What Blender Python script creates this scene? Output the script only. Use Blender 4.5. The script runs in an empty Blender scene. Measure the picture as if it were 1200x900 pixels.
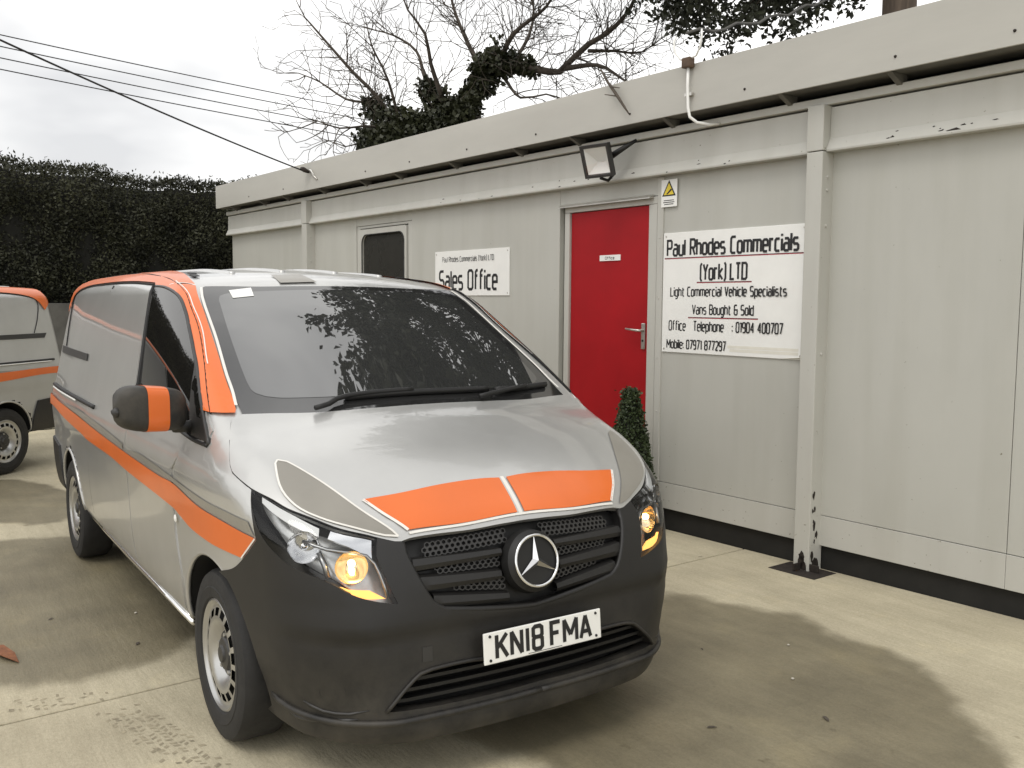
import bpy, bmesh, math, random, json
import numpy as np
from mathutils import Vector, Matrix
from mathutils.geometry import delaunay_2d_cdt
random.seed(7); rng=np.random.default_rng(7)
C=bpy.context.scene.collection
scene=bpy.context.scene
# ---------------------------------------------------------------- camera, sky, sun, exposure
cam_d=bpy.data.cameras.new('camera'); cam_o=bpy.data.objects.new('camera',cam_d); C.objects.link(cam_o)
R_=(0.55721941,0.83035894,0.00325055); U_=(-0.06873997,0.04222667,0.99674055); F_=(-0.82751517,0.55562662,-0.08060837)
CAM=(3.5915017,-1.95911526,1.67743267)
cam_o.matrix_world=Matrix(((R_[0],U_[0],-F_[0],CAM[0]),(R_[1],U_[1],-F_[1],CAM[1]),(R_[2],U_[2],-F_[2],CAM[2]),(0,0,0,1)))
cam_d.sensor_width=36; cam_d.lens=1106.102/1200*36; cam_d.clip_start=.05; cam_d.clip_end=2000
scene.camera=cam_o
SUN_EL,SUN_AZ=math.radians(58),math.radians(-60)      # azimuth measured from +X towards +Y
w=bpy.data.worlds.new('World'); scene.world=w; w.use_nodes=True
nt=w.node_tree; nt.nodes.clear()
out=nt.nodes.new('ShaderNodeOutputWorld'); bg=nt.nodes.new('ShaderNodeBackground'); bg.inputs[1].default_value=.1
sky=nt.nodes.new('ShaderNodeTexSky'); sky.sky_type='NISHITA'; sky.sun_disc=False
sky.sun_elevation=SUN_EL; sky.sun_rotation=math.pi/2-SUN_AZ; sky.dust_density=3.0
tc=nt.nodes.new('ShaderNodeTexCoord'); mp=nt.nodes.new('ShaderNodeMapping'); mp.inputs['Scale'].default_value=(1,1,2.6); mp.inputs['Location'].default_value=(.35,.2,.1)
nz=nt.nodes.new('ShaderNodeTexNoise'); nz.inputs['Scale'].default_value=1.7; nz.inputs['Detail'].default_value=5; nz.inputs['Roughness'].default_value=.5
cr=nt.nodes.new('ShaderNodeValToRGB')
cr.color_ramp.elements[0].position=.36; cr.color_ramp.elements[0].color=(7.3,7.3,7.35,1)
cr.color_ramp.elements[1].position=.60; cr.color_ramp.elements[1].color=(14.2,14.0,13.6,1)
mx=nt.nodes.new('ShaderNodeMix'); mx.data_type='RGBA'; mx.inputs[0].default_value=.9
L=nt.links.new
L(tc.outputs['Generated'],mp.inputs[0]); L(mp.outputs[0],nz.inputs['Vector']); L(nz.outputs[0],cr.inputs[0])
L(sky.outputs[0],mx.inputs[6]); L(cr.outputs[0],mx.inputs[7]); L(mx.outputs[2],bg.inputs[0]); L(bg.outputs[0],out.inputs[0])
sd=bpy.data.lights.new('sun','SUN'); sd.energy=.9; sd.angle=math.radians(25); sd.color=(1,.96,.90)
so=bpy.data.objects.new('sun',sd); C.objects.link(so)
so.rotation_euler=Vector((math.cos(SUN_EL)*math.cos(SUN_AZ),math.cos(SUN_EL)*math.sin(SUN_AZ),math.sin(SUN_EL))).to_track_quat('Z','Y').to_euler()
vs=scene.view_settings; vs.view_transform='Standard'; vs.look='None'; vs.exposure=.22; vs.gamma=1.0; vs.use_curve_mapping=False

# ---------------------------------------------------------------- materials
def mat(name,col,rough=.5,metal=0.,noise=0.,scale=8.,bump=0.,bscale=None,coat=0.,spec=.5,stretch=(1,1,1),col2=None,coatr=.03,ior=None,dirt=0.):
    m=bpy.data.materials.new(name); m.use_nodes=True; n=m.node_tree.nodes; l=m.node_tree.links.new
    b=n['Principled BSDF']; b.inputs['Roughness'].default_value=rough; b.inputs['Metallic'].default_value=metal
    b.inputs['Coat Weight'].default_value=coat; b.inputs['Coat Roughness'].default_value=coatr; b.inputs['Specular IOR Level'].default_value=spec
    if ior: b.inputs['IOR'].default_value=ior
    b.inputs['Base Color'].default_value=(*col,1)
    t=n.new('ShaderNodeTexCoord'); mp=n.new('ShaderNodeMapping'); mp.inputs['Scale'].default_value=stretch; l(t.outputs['Object'],mp.inputs[0])
    if noise>0 or col2:
        z=n.new('ShaderNodeTexNoise'); z.inputs['Scale'].default_value=scale; z.inputs['Detail'].default_value=6; z.inputs['Roughness'].default_value=.6
        l(mp.outputs[0],z.inputs['Vector'])
        r=n.new('ShaderNodeValToRGB'); r.color_ramp.elements[0].position=.32; r.color_ramp.elements[1].position=.68
        c2=col2 or tuple(min(1,c*(1+noise)) for c in col); c1=tuple(c*(1-noise) for c in col) if not col2 else col
        r.color_ramp.elements[0].color=(*c1,1); r.color_ramp.elements[1].color=(*c2,1)
        l(z.outputs[0],r.inputs[0]); l(r.outputs[0],b.inputs['Base Color'])
    if dirt>0:      # road film, thicker towards the ground
        src=b.inputs['Base Color'].links[0].from_socket; sp=n.new('ShaderNodeSeparateXYZ'); l(t.outputs['Object'],sp.inputs[0])
        mr=n.new('ShaderNodeMapRange'); mr.inputs[1].default_value=.18; mr.inputs[2].default_value=.62; mr.inputs[3].default_value=dirt; mr.inputs[4].default_value=0; l(sp.outputs[2],mr.inputs[0])
        zd=n.new('ShaderNodeTexNoise'); zd.inputs['Scale'].default_value=6; zd.inputs['Detail'].default_value=8; zd.inputs['Roughness'].default_value=.7; l(t.outputs['Object'],zd.inputs['Vector'])
        rd=n.new('ShaderNodeValToRGB'); rd.color_ramp.elements[0].position=.38; rd.color_ramp.elements[1].position=.70; l(zd.outputs[0],rd.inputs[0])
        mu=n.new('ShaderNodeMath'); mu.operation='MULTIPLY'; l(mr.outputs[0],mu.inputs[0]); l(rd.outputs[0],mu.inputs[1])
        xd=n.new('ShaderNodeMix'); xd.data_type='RGBA'; l(mu.outputs[0],xd.inputs[0]); l(src,xd.inputs[6]); xd.inputs[7].default_value=(.17,.15,.115,1); l(xd.outputs[2],b.inputs['Base Color'])
        ar=n.new('ShaderNodeMath'); ar.operation='MULTIPLY_ADD'; ar.inputs[1].default_value=.5; ar.inputs[2].default_value=rough; l(mu.outputs[0],ar.inputs[0])
        if metal<.1: l(ar.outputs[0],b.inputs['Roughness'])
    if bump>0:
        z2=n.new('ShaderNodeTexNoise'); z2.inputs['Scale'].default_value=bscale or scale*4; z2.inputs['Detail'].default_value=5
        l(mp.outputs[0],z2.inputs['Vector']); bp=n.new('ShaderNodeBump'); bp.inputs['Strength'].default_value=bump; bp.inputs['Distance'].default_value=.01
        l(z2.outputs[0],bp.inputs['Height']); l(bp.outputs[0],b.inputs['Normal'])
    return m
def emit(name,col,s):
    m=bpy.data.materials.new(name); m.use_nodes=True; b=m.node_tree.nodes['Principled BSDF']
    b.inputs['Base Color'].default_value=(*col,1); b.inputs['Emission Color'].default_value=(*col,1); b.inputs['Emission Strength'].default_value=s
    return m
def clear_glass(name,tint=(1,1,1),ior=1.45):
    m=bpy.data.materials.new(name); m.use_nodes=True; n=m.node_tree.nodes; n.clear(); l=m.node_tree.links.new
    o=n.new('ShaderNodeOutputMaterial'); mixs=n.new('ShaderNodeMixShader'); t=n.new('ShaderNodeBsdfTransparent'); gl=n.new('ShaderNodeBsdfGlossy'); fr=n.new('ShaderNodeFresnel')
    t.inputs[0].default_value=(*tint,1); gl.inputs['Roughness'].default_value=.02; fr.inputs[0].default_value=ior
    l(fr.outputs[0],mixs.inputs[0]); l(t.outputs[0],mixs.inputs[1]); l(gl.outputs[0],mixs.inputs[2]); l(mixs.outputs[0],o.inputs[0])
    return m
M={}
M['silver']=mat('silver_paint',(.53,.53,.515),.33,.55,noise=.05,scale=2.5,coat=.7,coatr=.02,dirt=.35)
M['orange']=mat('orange_vinyl',(.72,.145,.016),.38,0,noise=.05,scale=3,coat=.35,coatr=.08)
M['vinyl_grey']=mat('grey_vinyl',(.27,.255,.222),.4,.2,noise=.06,scale=4,coat=.3,coatr=.1)
M['vinyl_edge']=mat('pale_vinyl_edge',(.75,.73,.68),.4,0,noise=.05)
M['plastic']=mat('black_plastic',(.0125,.0118,.0110),.50,0,noise=.15,scale=3,bump=.06,bscale=500,dirt=.30)
M['plastic_dark']=mat('dark_plastic',(.007,.0068,.0065),.55,0,noise=.2,scale=5)
M['plastic_grey']=mat('grey_plastic',(.030,.029,.028),.42,0,noise=.1,scale=5)
M['liner']=mat('wheel_liner',(.008,.0078,.0075),.9,0,noise=.2)
M['rubber']=mat('tyre_rubber',(.017,.0165,.016),.75,0,noise=.25,scale=14,bump=.15,bscale=60)
M['steel']=mat('wheel_silver',(.50,.50,.49),.30,.85,noise=.08,scale=6)
M['lamp_silver']=mat('lamp_silver',(.62,.62,.60),.25,.6,noise=.15,scale=30)
M['chrome']=mat('chrome',(.80,.80,.80),.08,1.0,noise=.03)
M['screen']=mat('windscreen_glass',(.034,.035,.034),.012,0,noise=.1,scale=2,spec=.5,ior=2.65)
M['frit']=mat('windscreen_frit',(.022,.022,.022),.04,0,noise=.1,ior=1.95)
M['side_glass']=mat('side_glass',(.010,.0095,.009),.015,0,noise=.1,ior=1.42)
M['lens']=clear_glass('headlight_lens',(.93,.94,.95),1.4)
M['amber']=mat('glow_tinted_reflector',(.95,.80,.55),.10,.9,noise=.1)  # chrome tinted amber for the warm glow of the lit bulb
M['bulb']=emit('lit_bulb',(1.0,.62,.24),16.)
M['glow']=emit('lit_amber',(1.0,.50,.12),1.3)
M['white_print']=mat('white_plastic',(.84,.84,.81),.4,0,noise=.03,scale=5,coat=.2)
M['black_print']=mat('black_print',(.012,.012,.013),.5,0,noise=.1)
M['red_print']=mat('red_print',(.42,.03,.05),.5,0,noise=.1)
M['yellow_print']=mat('yellow_print',(.75,.58,.05),.5,0,noise=.08)
M['gap']=mat('panel_gap',(.006,.006,.006),.8,0,noise=.1)

# ---------------------------------------------------------------- object helpers
def link(o,parent=None):
    C.objects.link(o)
    if parent is not None: o.parent=parent
    return o
def add(name,V,Fc,m,parent=None,smooth=False,normals=None,mats=None,mi=None):
    me=bpy.data.meshes.new(name); me.from_pydata([tuple(map(float,v)) for v in V],[],[tuple(int(i) for i in f) for f in Fc]); me.update()
    for mm in (mats or [m]): me.materials.append(mm)
    if mi is not None: me.polygons.foreach_set('material_index',np.asarray(mi,dtype=np.int32))
    if smooth: me.polygons.foreach_set('use_smooth',[True]*len(me.polygons))
    if normals is not None: me.normals_split_custom_set_from_vertices([tuple(map(float,v)) for v in normals])
    return link(bpy.data.objects.new(name,me),parent)
def add_big(name,V,Q,m,parent=None):
    """many quads, fast path; V (n,3), Q (k,4)"""
    me=bpy.data.meshes.new(name); V=np.asarray(V,dtype=np.float32); Q=np.asarray(Q,dtype=np.int32)
    me.vertices.add(len(V)); me.vertices.foreach_set('co',V.ravel()); me.loops.add(Q.size); me.loops.foreach_set('vertex_index',Q.ravel())
    me.polygons.add(len(Q)); me.polygons.foreach_set('loop_start',np.arange(0,Q.size,Q.shape[1],dtype=np.int32)); me.update(calc_edges=True); me.validate()
    for mm in (m if isinstance(m,list) else [m]): me.materials.append(mm)
    return link(bpy.data.objects.new(name,me),parent)
def tag(o,label=None,cat=None,group=None,kind=None):
    if label: o['label']=label
    if cat: o['category']=cat
    if group: o['group']=group
    if kind: o['kind']=kind
    return o
def empty(name,label,cat,loc=(0,0,0),rot=(0,0,0),group=None):
    o=bpy.data.objects.new(name,None); o.empty_display_size=.2; C.objects.link(o); o.location=loc; o.rotation_euler=rot
    return tag(o,label,cat,group)
class MB:
    """collects simple shapes for one mesh"""
    def __init__(s): s.V=[];s.F=[]
    def poly(s,pts):
        b=len(s.V); s.V+=[tuple(p) for p in pts]; s.F.append(tuple(range(b,b+len(pts)))); return s
    def box(s,lo,hi,ch=0.0):
        x0,y0,z0=lo;x1,y1,z1=hi;b=len(s.V)
        s.V+=[(x0,y0,z0),(x1,y0,z0),(x1,y1,z0),(x0,y1,z0),(x0,y0,z1),(x1,y0,z1),(x1,y1,z1),(x0,y1,z1)]
        s.F+=[tuple(b+i for i in f) for f in ((0,3,2,1),(4,5,6,7),(0,1,5,4),(1,2,6,5),(2,3,7,6),(3,0,4,7))]; return s
    def tube(s,pts,r,n=8,cap=True):
        pts=[Vector(p) for p in pts]; rs=r if isinstance(r,(list,tuple,np.ndarray)) else [r]*len(pts)
        b=len(s.V); up=Vector((0,0,1))
        for i,p in enumerate(pts):
            d=(pts[min(i+1,len(pts)-1)]-pts[max(i-1,0)])
            if d.length<1e-9: d=Vector((0,0,1))
            d.normalize()
            if abs(d.dot(up))>.98: up=Vector((1,0,0))
            a=d.cross(up).normalized(); c=a.cross(d)
            up=c
            for k in range(n):
                t=2*math.pi*k/n; s.V.append(tuple(p+(a*math.cos(t)+c*math.sin(t))*rs[i]))
        for i in range(len(pts)-1):
            for k in range(n):
                k2=(k+1)%n; s.F.append((b+i*n+k,b+i*n+k2,b+(i+1)*n+k2,b+(i+1)*n+k))
        if cap:
            s.F.append(tuple(b+k for k in range(n))[::-1]); e=b+(len(pts)-1)*n; s.F.append(tuple(e+k for k in range(n)))
        return s
    def lathe(s,prof,n=48,axis='y',c=(0,0,0),skip=None):
        """prof: (radius, along) pairs"""
        b=len(s.V)
        for r,a in prof:
            for k in range(n):
                t=2*math.pi*k/n; x,z=r*math.cos(t),r*math.sin(t)
                v={'y':(x,a,z),'z':(x,z,a),'x':(a,x,z)}[axis]; s.V.append((c[0]+v[0],c[1]+v[1],c[2]+v[2]))
        for i in range(len(prof)-1):
            for k in range(n):
                if skip and skip(i,k): continue
                k2=(k+1)%n; s.F.append((b+i*n+k,b+(i+1)*n+k,b+(i+1)*n+k2,b+i*n+k2))
        return s
    def build(s,name,m,parent=None,smooth=False,bevel=0,auto=None):
        o=add(name,s.V,s.F,m,parent,smooth)
        bm=bmesh.new(); bm.from_mesh(o.data); bmesh.ops.recalc_face_normals(bm,faces=bm.faces)
        if bevel>0:
            es=[e for e in bm.edges if len(e.link_faces)==2 and e.calc_face_angle(0)>.5]
            bmesh.ops.bevel(bm,geom=es,offset=bevel,segments=2,affect='EDGES',profile=.6)
        if auto is not None:
            for f in bm.faces: f.smooth=True
            for e in bm.edges:
                if len(e.link_faces)==2 and e.calc_face_angle(0)>auto: e.smooth=False
        bm.to_mesh(o.data); bm.free()
        return o
def children(o): return list(o.children)
def copy_tree(o,parent=None):
    c=o.copy(); C.objects.link(c); c.parent=parent
    for ch in children(o): copy_tree(ch,c)
    return c
# ---------------------------------------------------------------- the van's skin as one smooth implicit surface
# (x forward from the front axle, y to the van's left, z up; metres)
def spl(xs,ys):
    """monotone-ish cubic hermite through points (Fritsch-Carlson)"""
    xs=np.array(xs,float);ys=np.array(ys,float)
    h=np.diff(xs);d=np.diff(ys)/h
    m=np.zeros(len(xs));m[0]=d[0];m[-1]=d[-1]
    for i in range(1,len(xs)-1):
        if d[i-1]*d[i]>0:
            w1=2*h[i]+h[i-1];w2=h[i]+2*h[i-1]
            m[i]=(w1+w2)/(w1/d[i-1]+w2/d[i])
    def f(x):
        x=np.clip(x,xs[0],xs[-1]);k=np.clip(np.searchsorted(xs,x)-1,0,len(xs)-2)
        t=(x-xs[k])/h[k]
        return ((1+2*t)*(1-t)**2*ys[k]+t*(1-t)**2*h[k]*m[k]+t*t*(3-2*t)*ys[k+1]+t*t*(t-1)*h[k]*m[k+1])
    TX=np.linspace(xs[0],xs[-1],20000); TY=f(TX)
    return lambda x: np.interp(x,TX,TY)
# centre line seen from the side: bonnet, screen, roof
T0=spl([-4.6,-4.22,-4.05,-3.6,-2.6,-1.9,-1.45,-1.2,-1.0,-.88,-.7,-.5,-.28,-.05,.06,.2,.45,.62,.72,.80,.9],
       [1.66,1.85,1.89,1.90,1.905,1.900,1.880,1.858,1.826,1.780,1.684,1.572,1.446,1.310,1.255,1.215,1.125,1.050,.985,.90,.62])
TC=spl([-4.3,-1.2,-.9,-.1,.2,.7],[.085,.085,.10,.09,.09,.10])
# half width against height
Y0=spl([.15,.25,.33,.45,.60,.80,.93,1.00,1.06,1.13,1.20,1.30,1.50,1.70,1.90],
       [.850,.875,.898,.930,.945,.952,.962,.963,.955,.934,.918,.898,.855,.808,.755])
YX=spl([-4.4,-4.0,-3.3,-2.2,-.8,-.3,0.,.3,.6,.9],[-.075,-.042,-.012,0,0,0,-.006,-.032,-.085,-.15])
F0=spl([.10,.20,.26,.33,.44,.555,.60,.70,.85,.92,1.0,1.3],[.80,.86,.885,.880,.870,.870,.893,.872,.815,.775,.70,.4])
FC=spl([.2,.33,.5,.7,.9,1.1],[.19,.19,.17,.22,.22,.25])
def rmax(a,b,r):
    u=np.maximum(a+r,0);v=np.maximum(b+r,0)
    return np.minimum(np.maximum(a,b),-r)+np.hypot(u,v) if np.isscalar(r) else np.minimum(np.maximum(a,b),-r)+np.hypot(u,v)
def g(P):
    x,y,z=P[...,0],np.abs(P[...,1]),P[...,2]
    side=(y-Y0(z)-YX(x))*.97
    dT=(T0(x+.01)-T0(x-.01))/.02
    top=(z-(T0(x)-TC(x)*y*y))/np.sqrt(1+dT*dT)
    front=x-(F0(z)-FC(z)*y*y)
    rear=(-4.21+ .045*np.clip(z-1.0,0,2)**1.3+.05*y*y)-x
    low=np.interp(x,[-4.2,-3.7,-.4,.4],[.33,.37,.325,.175])-z
    r1=np.interp(x,[-4.3,-1.3,-.9,-.1,.2,.6],[.105,.085,.055,.060,.12,.14])
    a=rmax(side,top,r1)
    a=rmax(a,front,np.interp(z,[.3,.6,.9],[.24,.24,.16]))
    a=rmax(a,rear,.12)
    a=rmax(a,low,.04)
    return a
def normal(P,e=2e-3):
    n=np.stack([g(P+np.eye(3)[k]*e)-g(P-np.eye(3)[k]*e) for k in range(3)],-1)
    return n/np.linalg.norm(n,axis=-1,keepdims=True)
def g_cut(P):
    x,y,z=P[...,0],np.abs(P[...,1]),P[...,2]; a=g(P)
    for xw in (0.,-3.2):
        cyl=np.maximum(np.hypot(x-xw,z-.345)-.385,.50-y); a=np.maximum(a,-cyl)
    return a
def grad(fn,P,e=5e-3):
    n=np.stack([fn(P+np.eye(3)[k]*e)-fn(P-np.eye(3)[k]*e) for k in range(3)],-1)
    return n/np.maximum(np.linalg.norm(n,axis=-1,keepdims=True),1e-9)
def surface_nets(fn,lo,hi,h):
    ax=[np.arange(lo[k],hi[k]+h,h) for k in range(3)]
    G=np.stack(np.meshgrid(*ax,indexing='ij'),-1); D=fn(G); S=D<0
    nx,ny,nz=(n-1 for n in D.shape)
    acc=np.zeros((nx,ny,nz,3)); cnt=np.zeros((nx,ny,nz))
    offs=[(i,j,k) for i in (0,1) for j in (0,1) for k in (0,1)]
    sl=lambda o:(slice(o[0],o[0]+nx),slice(o[1],o[1]+ny),slice(o[2],o[2]+nz))
    for o in offs:
        for a in range(3):
            if o[a]: continue
            p=list(o);p[a]=1
            d0,d1=D[sl(o)],D[sl(p)]; c=(d0<0)!=(d1<0); t=np.where(c,d0/np.where(c,d0-d1,1),0)[...,None]
            acc+=np.where(c[...,None],G[sl(o)]*(1-t)+G[sl(p)]*t,0); cnt+=c
    idx=-np.ones(cnt.shape,int); act=cnt>0; idx[act]=np.arange(act.sum()); V=acc[act]/cnt[act][:,None]
    Q=[]
    for a in range(3):
        b,c=(a+1)%3,(a+2)%3
        s0=[slice(None)]*3; s1=[slice(None)]*3; s0[a]=slice(0,-1); s1[a]=slice(1,None)
        cr=S[tuple(s0)]!=S[tuple(s1)]
        I=np.argwhere(cr)
        I=I[(I[:,b]>0)&(I[:,c]>0)&(I[:,b]<cnt.shape[b])&(I[:,c]<cnt.shape[c])&(I[:,a]<cnt.shape[a])]
        def cell(db,dc):
            J=I.copy(); J[:,b]-=db; J[:,c]-=dc; return idx[J[:,0],J[:,1],J[:,2]]
        q=np.stack([cell(1,1),cell(0,1),cell(0,0),cell(1,0)],1)
        flip=~S[I[:,0],I[:,1],I[:,2]]; q[flip]=q[flip][:,::-1]; Q.append(q)
    return V,np.concatenate(Q)
XC,ZC=-.3,1.0
def to2(P,proj):
    P=np.asarray(P,float)
    if proj=='side': return np.stack([P[...,0],P[...,2]],-1)
    if proj=='top': return np.stack([P[...,0],P[...,1]],-1)
    if proj=='cyl': return np.stack([np.arctan2(P[...,1],P[...,0]-XC),P[...,2]],-1)
    if proj=='roll': return np.stack([P[...,0],np.arctan2(P[...,2]-ZC,-P[...,1])*.8],-1)
def onto(Q,proj):
    """2-D chart coordinates -> points on the skin"""
    Q=np.asarray(Q,float); a,b=Q[:,0],Q[:,1]; o=np.zeros(len(Q)); e=np.ones(len(Q))
    if proj=='side': O=np.stack([a,-1.4*e,b],-1); D=np.stack([o,e,o],-1)
    elif proj=='top': O=np.stack([a,b,2.4*e],-1); D=np.stack([o,o,-e],-1)
    elif proj=='cyl': dx,dy=np.cos(a),np.sin(a); O=np.stack([XC+2*dx,2*dy,b],-1); D=np.stack([-dx,-dy,o],-1)
    else: dy,dz=-np.cos(b/.8),np.sin(b/.8); O=np.stack([a,1.6*dy,ZC+1.6*dz],-1); D=np.stack([o,-dy,-dz],-1)
    t=np.zeros(len(Q))
    for i in range(60): t+=np.clip(g(O+D*t[:,None])*.8,-.05,.4)
    return O+D*t[:,None]
def catmull(P,step):
    P=[np.asarray(p,float) for p in P]
    if len(P)==1: return P
    if len(P)==2:
        n=max(1,int(np.linalg.norm(P[1]-P[0])/step)); return [P[0]*(1-i/n)+P[1]*i/n for i in range(n+1)]
    E=[2*P[0]-P[1]]+P+[2*P[-1]-P[-2]]; out=[]
    for i in range(1,len(E)-2):
        p0,p1,p2,p3=E[i-1:i+3]; n=max(1,int(np.linalg.norm(p2-p1)/step))
        for k in range(n):
            t=k/n; out.append(.5*((2*p1)+(p2-p0)*t+(2*p0-5*p1+4*p2-p3)*t*t+(3*p1-p0-3*p2+p3)*t**3))
    out.append(P[-1]); return out
def outline(segs,proj,step=.02):
    out=[]
    for s in segs:
        for p in catmull(list(to2(s,proj)),step):
            if not out or np.linalg.norm(p-out[-1])>step*.25: out.append(p)
    if np.linalg.norm(out[0]-out[-1])<step*.25: out.pop()
    res=[]
    for i,p in enumerate(out):
        q=out[(i+1)%len(out)]; k=max(1,int(math.ceil(np.linalg.norm(q-p)/(step*1.4))))
        res+=[p+(q-p)*j/k for j in range(k)]
    return np.array(res)
def openline(segs,proj,step=.02):
    out=[]
    for s in segs:
        for p in catmull(list(to2(s,proj)),step):
            if not out or np.linalg.norm(p-out[-1])>step*.25: out.append(p)
    return np.array(out)
def inside(P,poly):
    x,y=P[:,0],P[:,1]; c=np.zeros(len(P),bool); n=len(poly)
    for i in range(n):
        x1,y1=poly[i];x2,y2=poly[(i+1)%n]
        if y1==y2: continue
        c^=((y1>y)!=(y2>y))&(x<(x2-x1)*(y-y1)/(y2-y1)+x1)
    return c
def segdist(P,poly):
    d=np.full(len(P),9.)
    for i in range(len(poly)):
        a=poly[i];b=poly[(i+1)%len(poly)];ab=b-a;t=np.clip(((P-a)@ab)/max(ab@ab,1e-12),0,1)
        d=np.minimum(d,np.linalg.norm(P-(a+t[:,None]*ab),axis=1))
    return d
def patch(name,m,poly,proj,off,depth,parent,sp=.045,mirror=False,holes=(),label=None,fit=0):
    """a panel of real thickness following the skin inside the 2-D outline poly"""
    poly=np.asarray(poly); rings=[poly]+[np.asarray(h) for h in holes]
    lo=poly.min(0);hi=poly.max(0)
    gx,gy=np.meshgrid(np.arange(lo[0]+sp/2,hi[0],sp),np.arange(lo[1]+sp/2,hi[1],sp)); I=np.stack([gx.ravel(),gy.ravel()],-1)
    if len(I):
        k=inside(I,poly)
        for h in rings[1:]: k&=~inside(I,h)
        I=I[k]
    if len(I):
        k=np.ones(len(I),bool)
        for h in rings: k&=segdist(I,h)>sp*.4
        I=I[k]
    pts=np.concatenate(rings+[I]) if len(I) else np.concatenate(rings)
    ed=[];b=0
    for h in rings: ed+=[(b+i,b+(i+1)%len(h)) for i in range(len(h))]; b+=len(h)
    v,e,f,ov,oe,of=delaunay_2d_cdt([Vector(p) for p in pts],ed,[],0,1e-6)
    v=np.array([(q.x,q.y) for q in v]); f=np.array([list(t) for t in f if len(t)==3]); ce=v[f].mean(1)
    k=inside(ce,poly)
    for h in rings[1:]: k&=~inside(ce,h)
    f=f[k]; S=onto(v,proj); N=grad(g,S); T=S+N*off
    fn=np.cross(T[f[:,1]]-T[f[:,0]],T[f[:,2]]-T[f[:,0]]); fl=(fn*N[f].mean(1)).sum(1)<0; f[fl]=f[fl][:,::-1]
    if fit:      # even out the glass: low-order polynomial normals
        c0=v.mean(0); q=(v-c0)/np.abs(v-c0).max(0); B=np.stack([q[:,0]**i*q[:,1]**j for i in range(fit+1) for j in range(fit+1-i)],-1)
        N=B@np.linalg.lstsq(B,N,rcond=None)[0]; N/=np.linalg.norm(N,axis=1,keepdims=True)
    V=list(T);NN=list(N);F=[tuple(t) for t in f]
    if depth>0:
        ec={}
        for t in f:
            for a,c in ((t[0],t[1]),(t[1],t[2]),(t[2],t[0])):
                if (c,a) in ec: del ec[(c,a)]
                else: ec[(a,c)]=1
        top={};bot={}
        for a,c in ec:
            d=T[c]-T[a]; nn=np.cross(d,N[a]); nn/=max(np.linalg.norm(nn),1e-9)
            b=len(V); V+=[T[a],T[c],S[c]+N[c]*(off-depth),S[a]+N[a]*(off-depth)]; NN+=[nn]*4; F.append((b,b+3,b+2,b+1))
    V=np.array(V);NN=np.array(NN)
    o=add(name,V,F,m,parent,True,NN)
    if label: o['label']=label
    if mirror:
        V2=V*np.array([1,-1,1]);N2=NN*np.array([1,-1,1])
        o2=add(name,V2,[t[::-1] for t in F],m,parent,True,N2)
        return o,o2
    return o
def sym(half):
    """half outline from centre line to centre line (y<=0 side) -> whole outline"""
    h=np.asarray(half); m=h[::-1]*np.array([1,-1]); return np.concatenate([h,m[1:-1] if abs(h[0][1])<1e-6 else m])
def symc(half):
    h=np.asarray(half); m=h[::-1]*np.array([-1,1]); k=slice(1 if abs(h[-1][0])<1e-4 else 0,-1 if abs(h[0][0])<1e-4 else None)
    return np.concatenate([h,m[k]])
def on_line(pts,proj,off,step=.03):
    q=np.array(catmull(list(to2(pts,proj)),step)); S=onto(q,proj); return S+grad(g,S)*off
def ribbon(name,m,pts,proj,w,parent,off,mirror=False):
    """flat vinyl edge of width w lying on the skin"""
    q=np.array(catmull(list(to2(pts,proj)),.02)); S=onto(q,proj); N=grad(g,S); t=np.gradient(S,axis=0); t/=np.maximum(np.linalg.norm(t,axis=1,keepdims=True),1e-9)
    b=np.cross(N,t); V=np.concatenate([S+N*off-b*w/2,S+N*off+b*w/2]); n=len(S); F=[(i,i+1,n+i+1,n+i) for i in range(n-1)]
    add(name,V,F,m,parent,True,np.concatenate([N,N]))
    if mirror: k=np.array([1,-1,1]); add(name,V*k,[f[::-1] for f in F],m,parent,True,np.concatenate([N,N])*k)
def strip_tube(name,m,pts,proj,r,parent,off=0.,mirror=False,n=6):
    P=on_line(pts,proj,off); MB().tube(P,r,n).build(name,m,parent,True)
    if mirror: MB().tube(P*np.array([1,-1,1]),r,n).build(name,m,parent,True)
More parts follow.
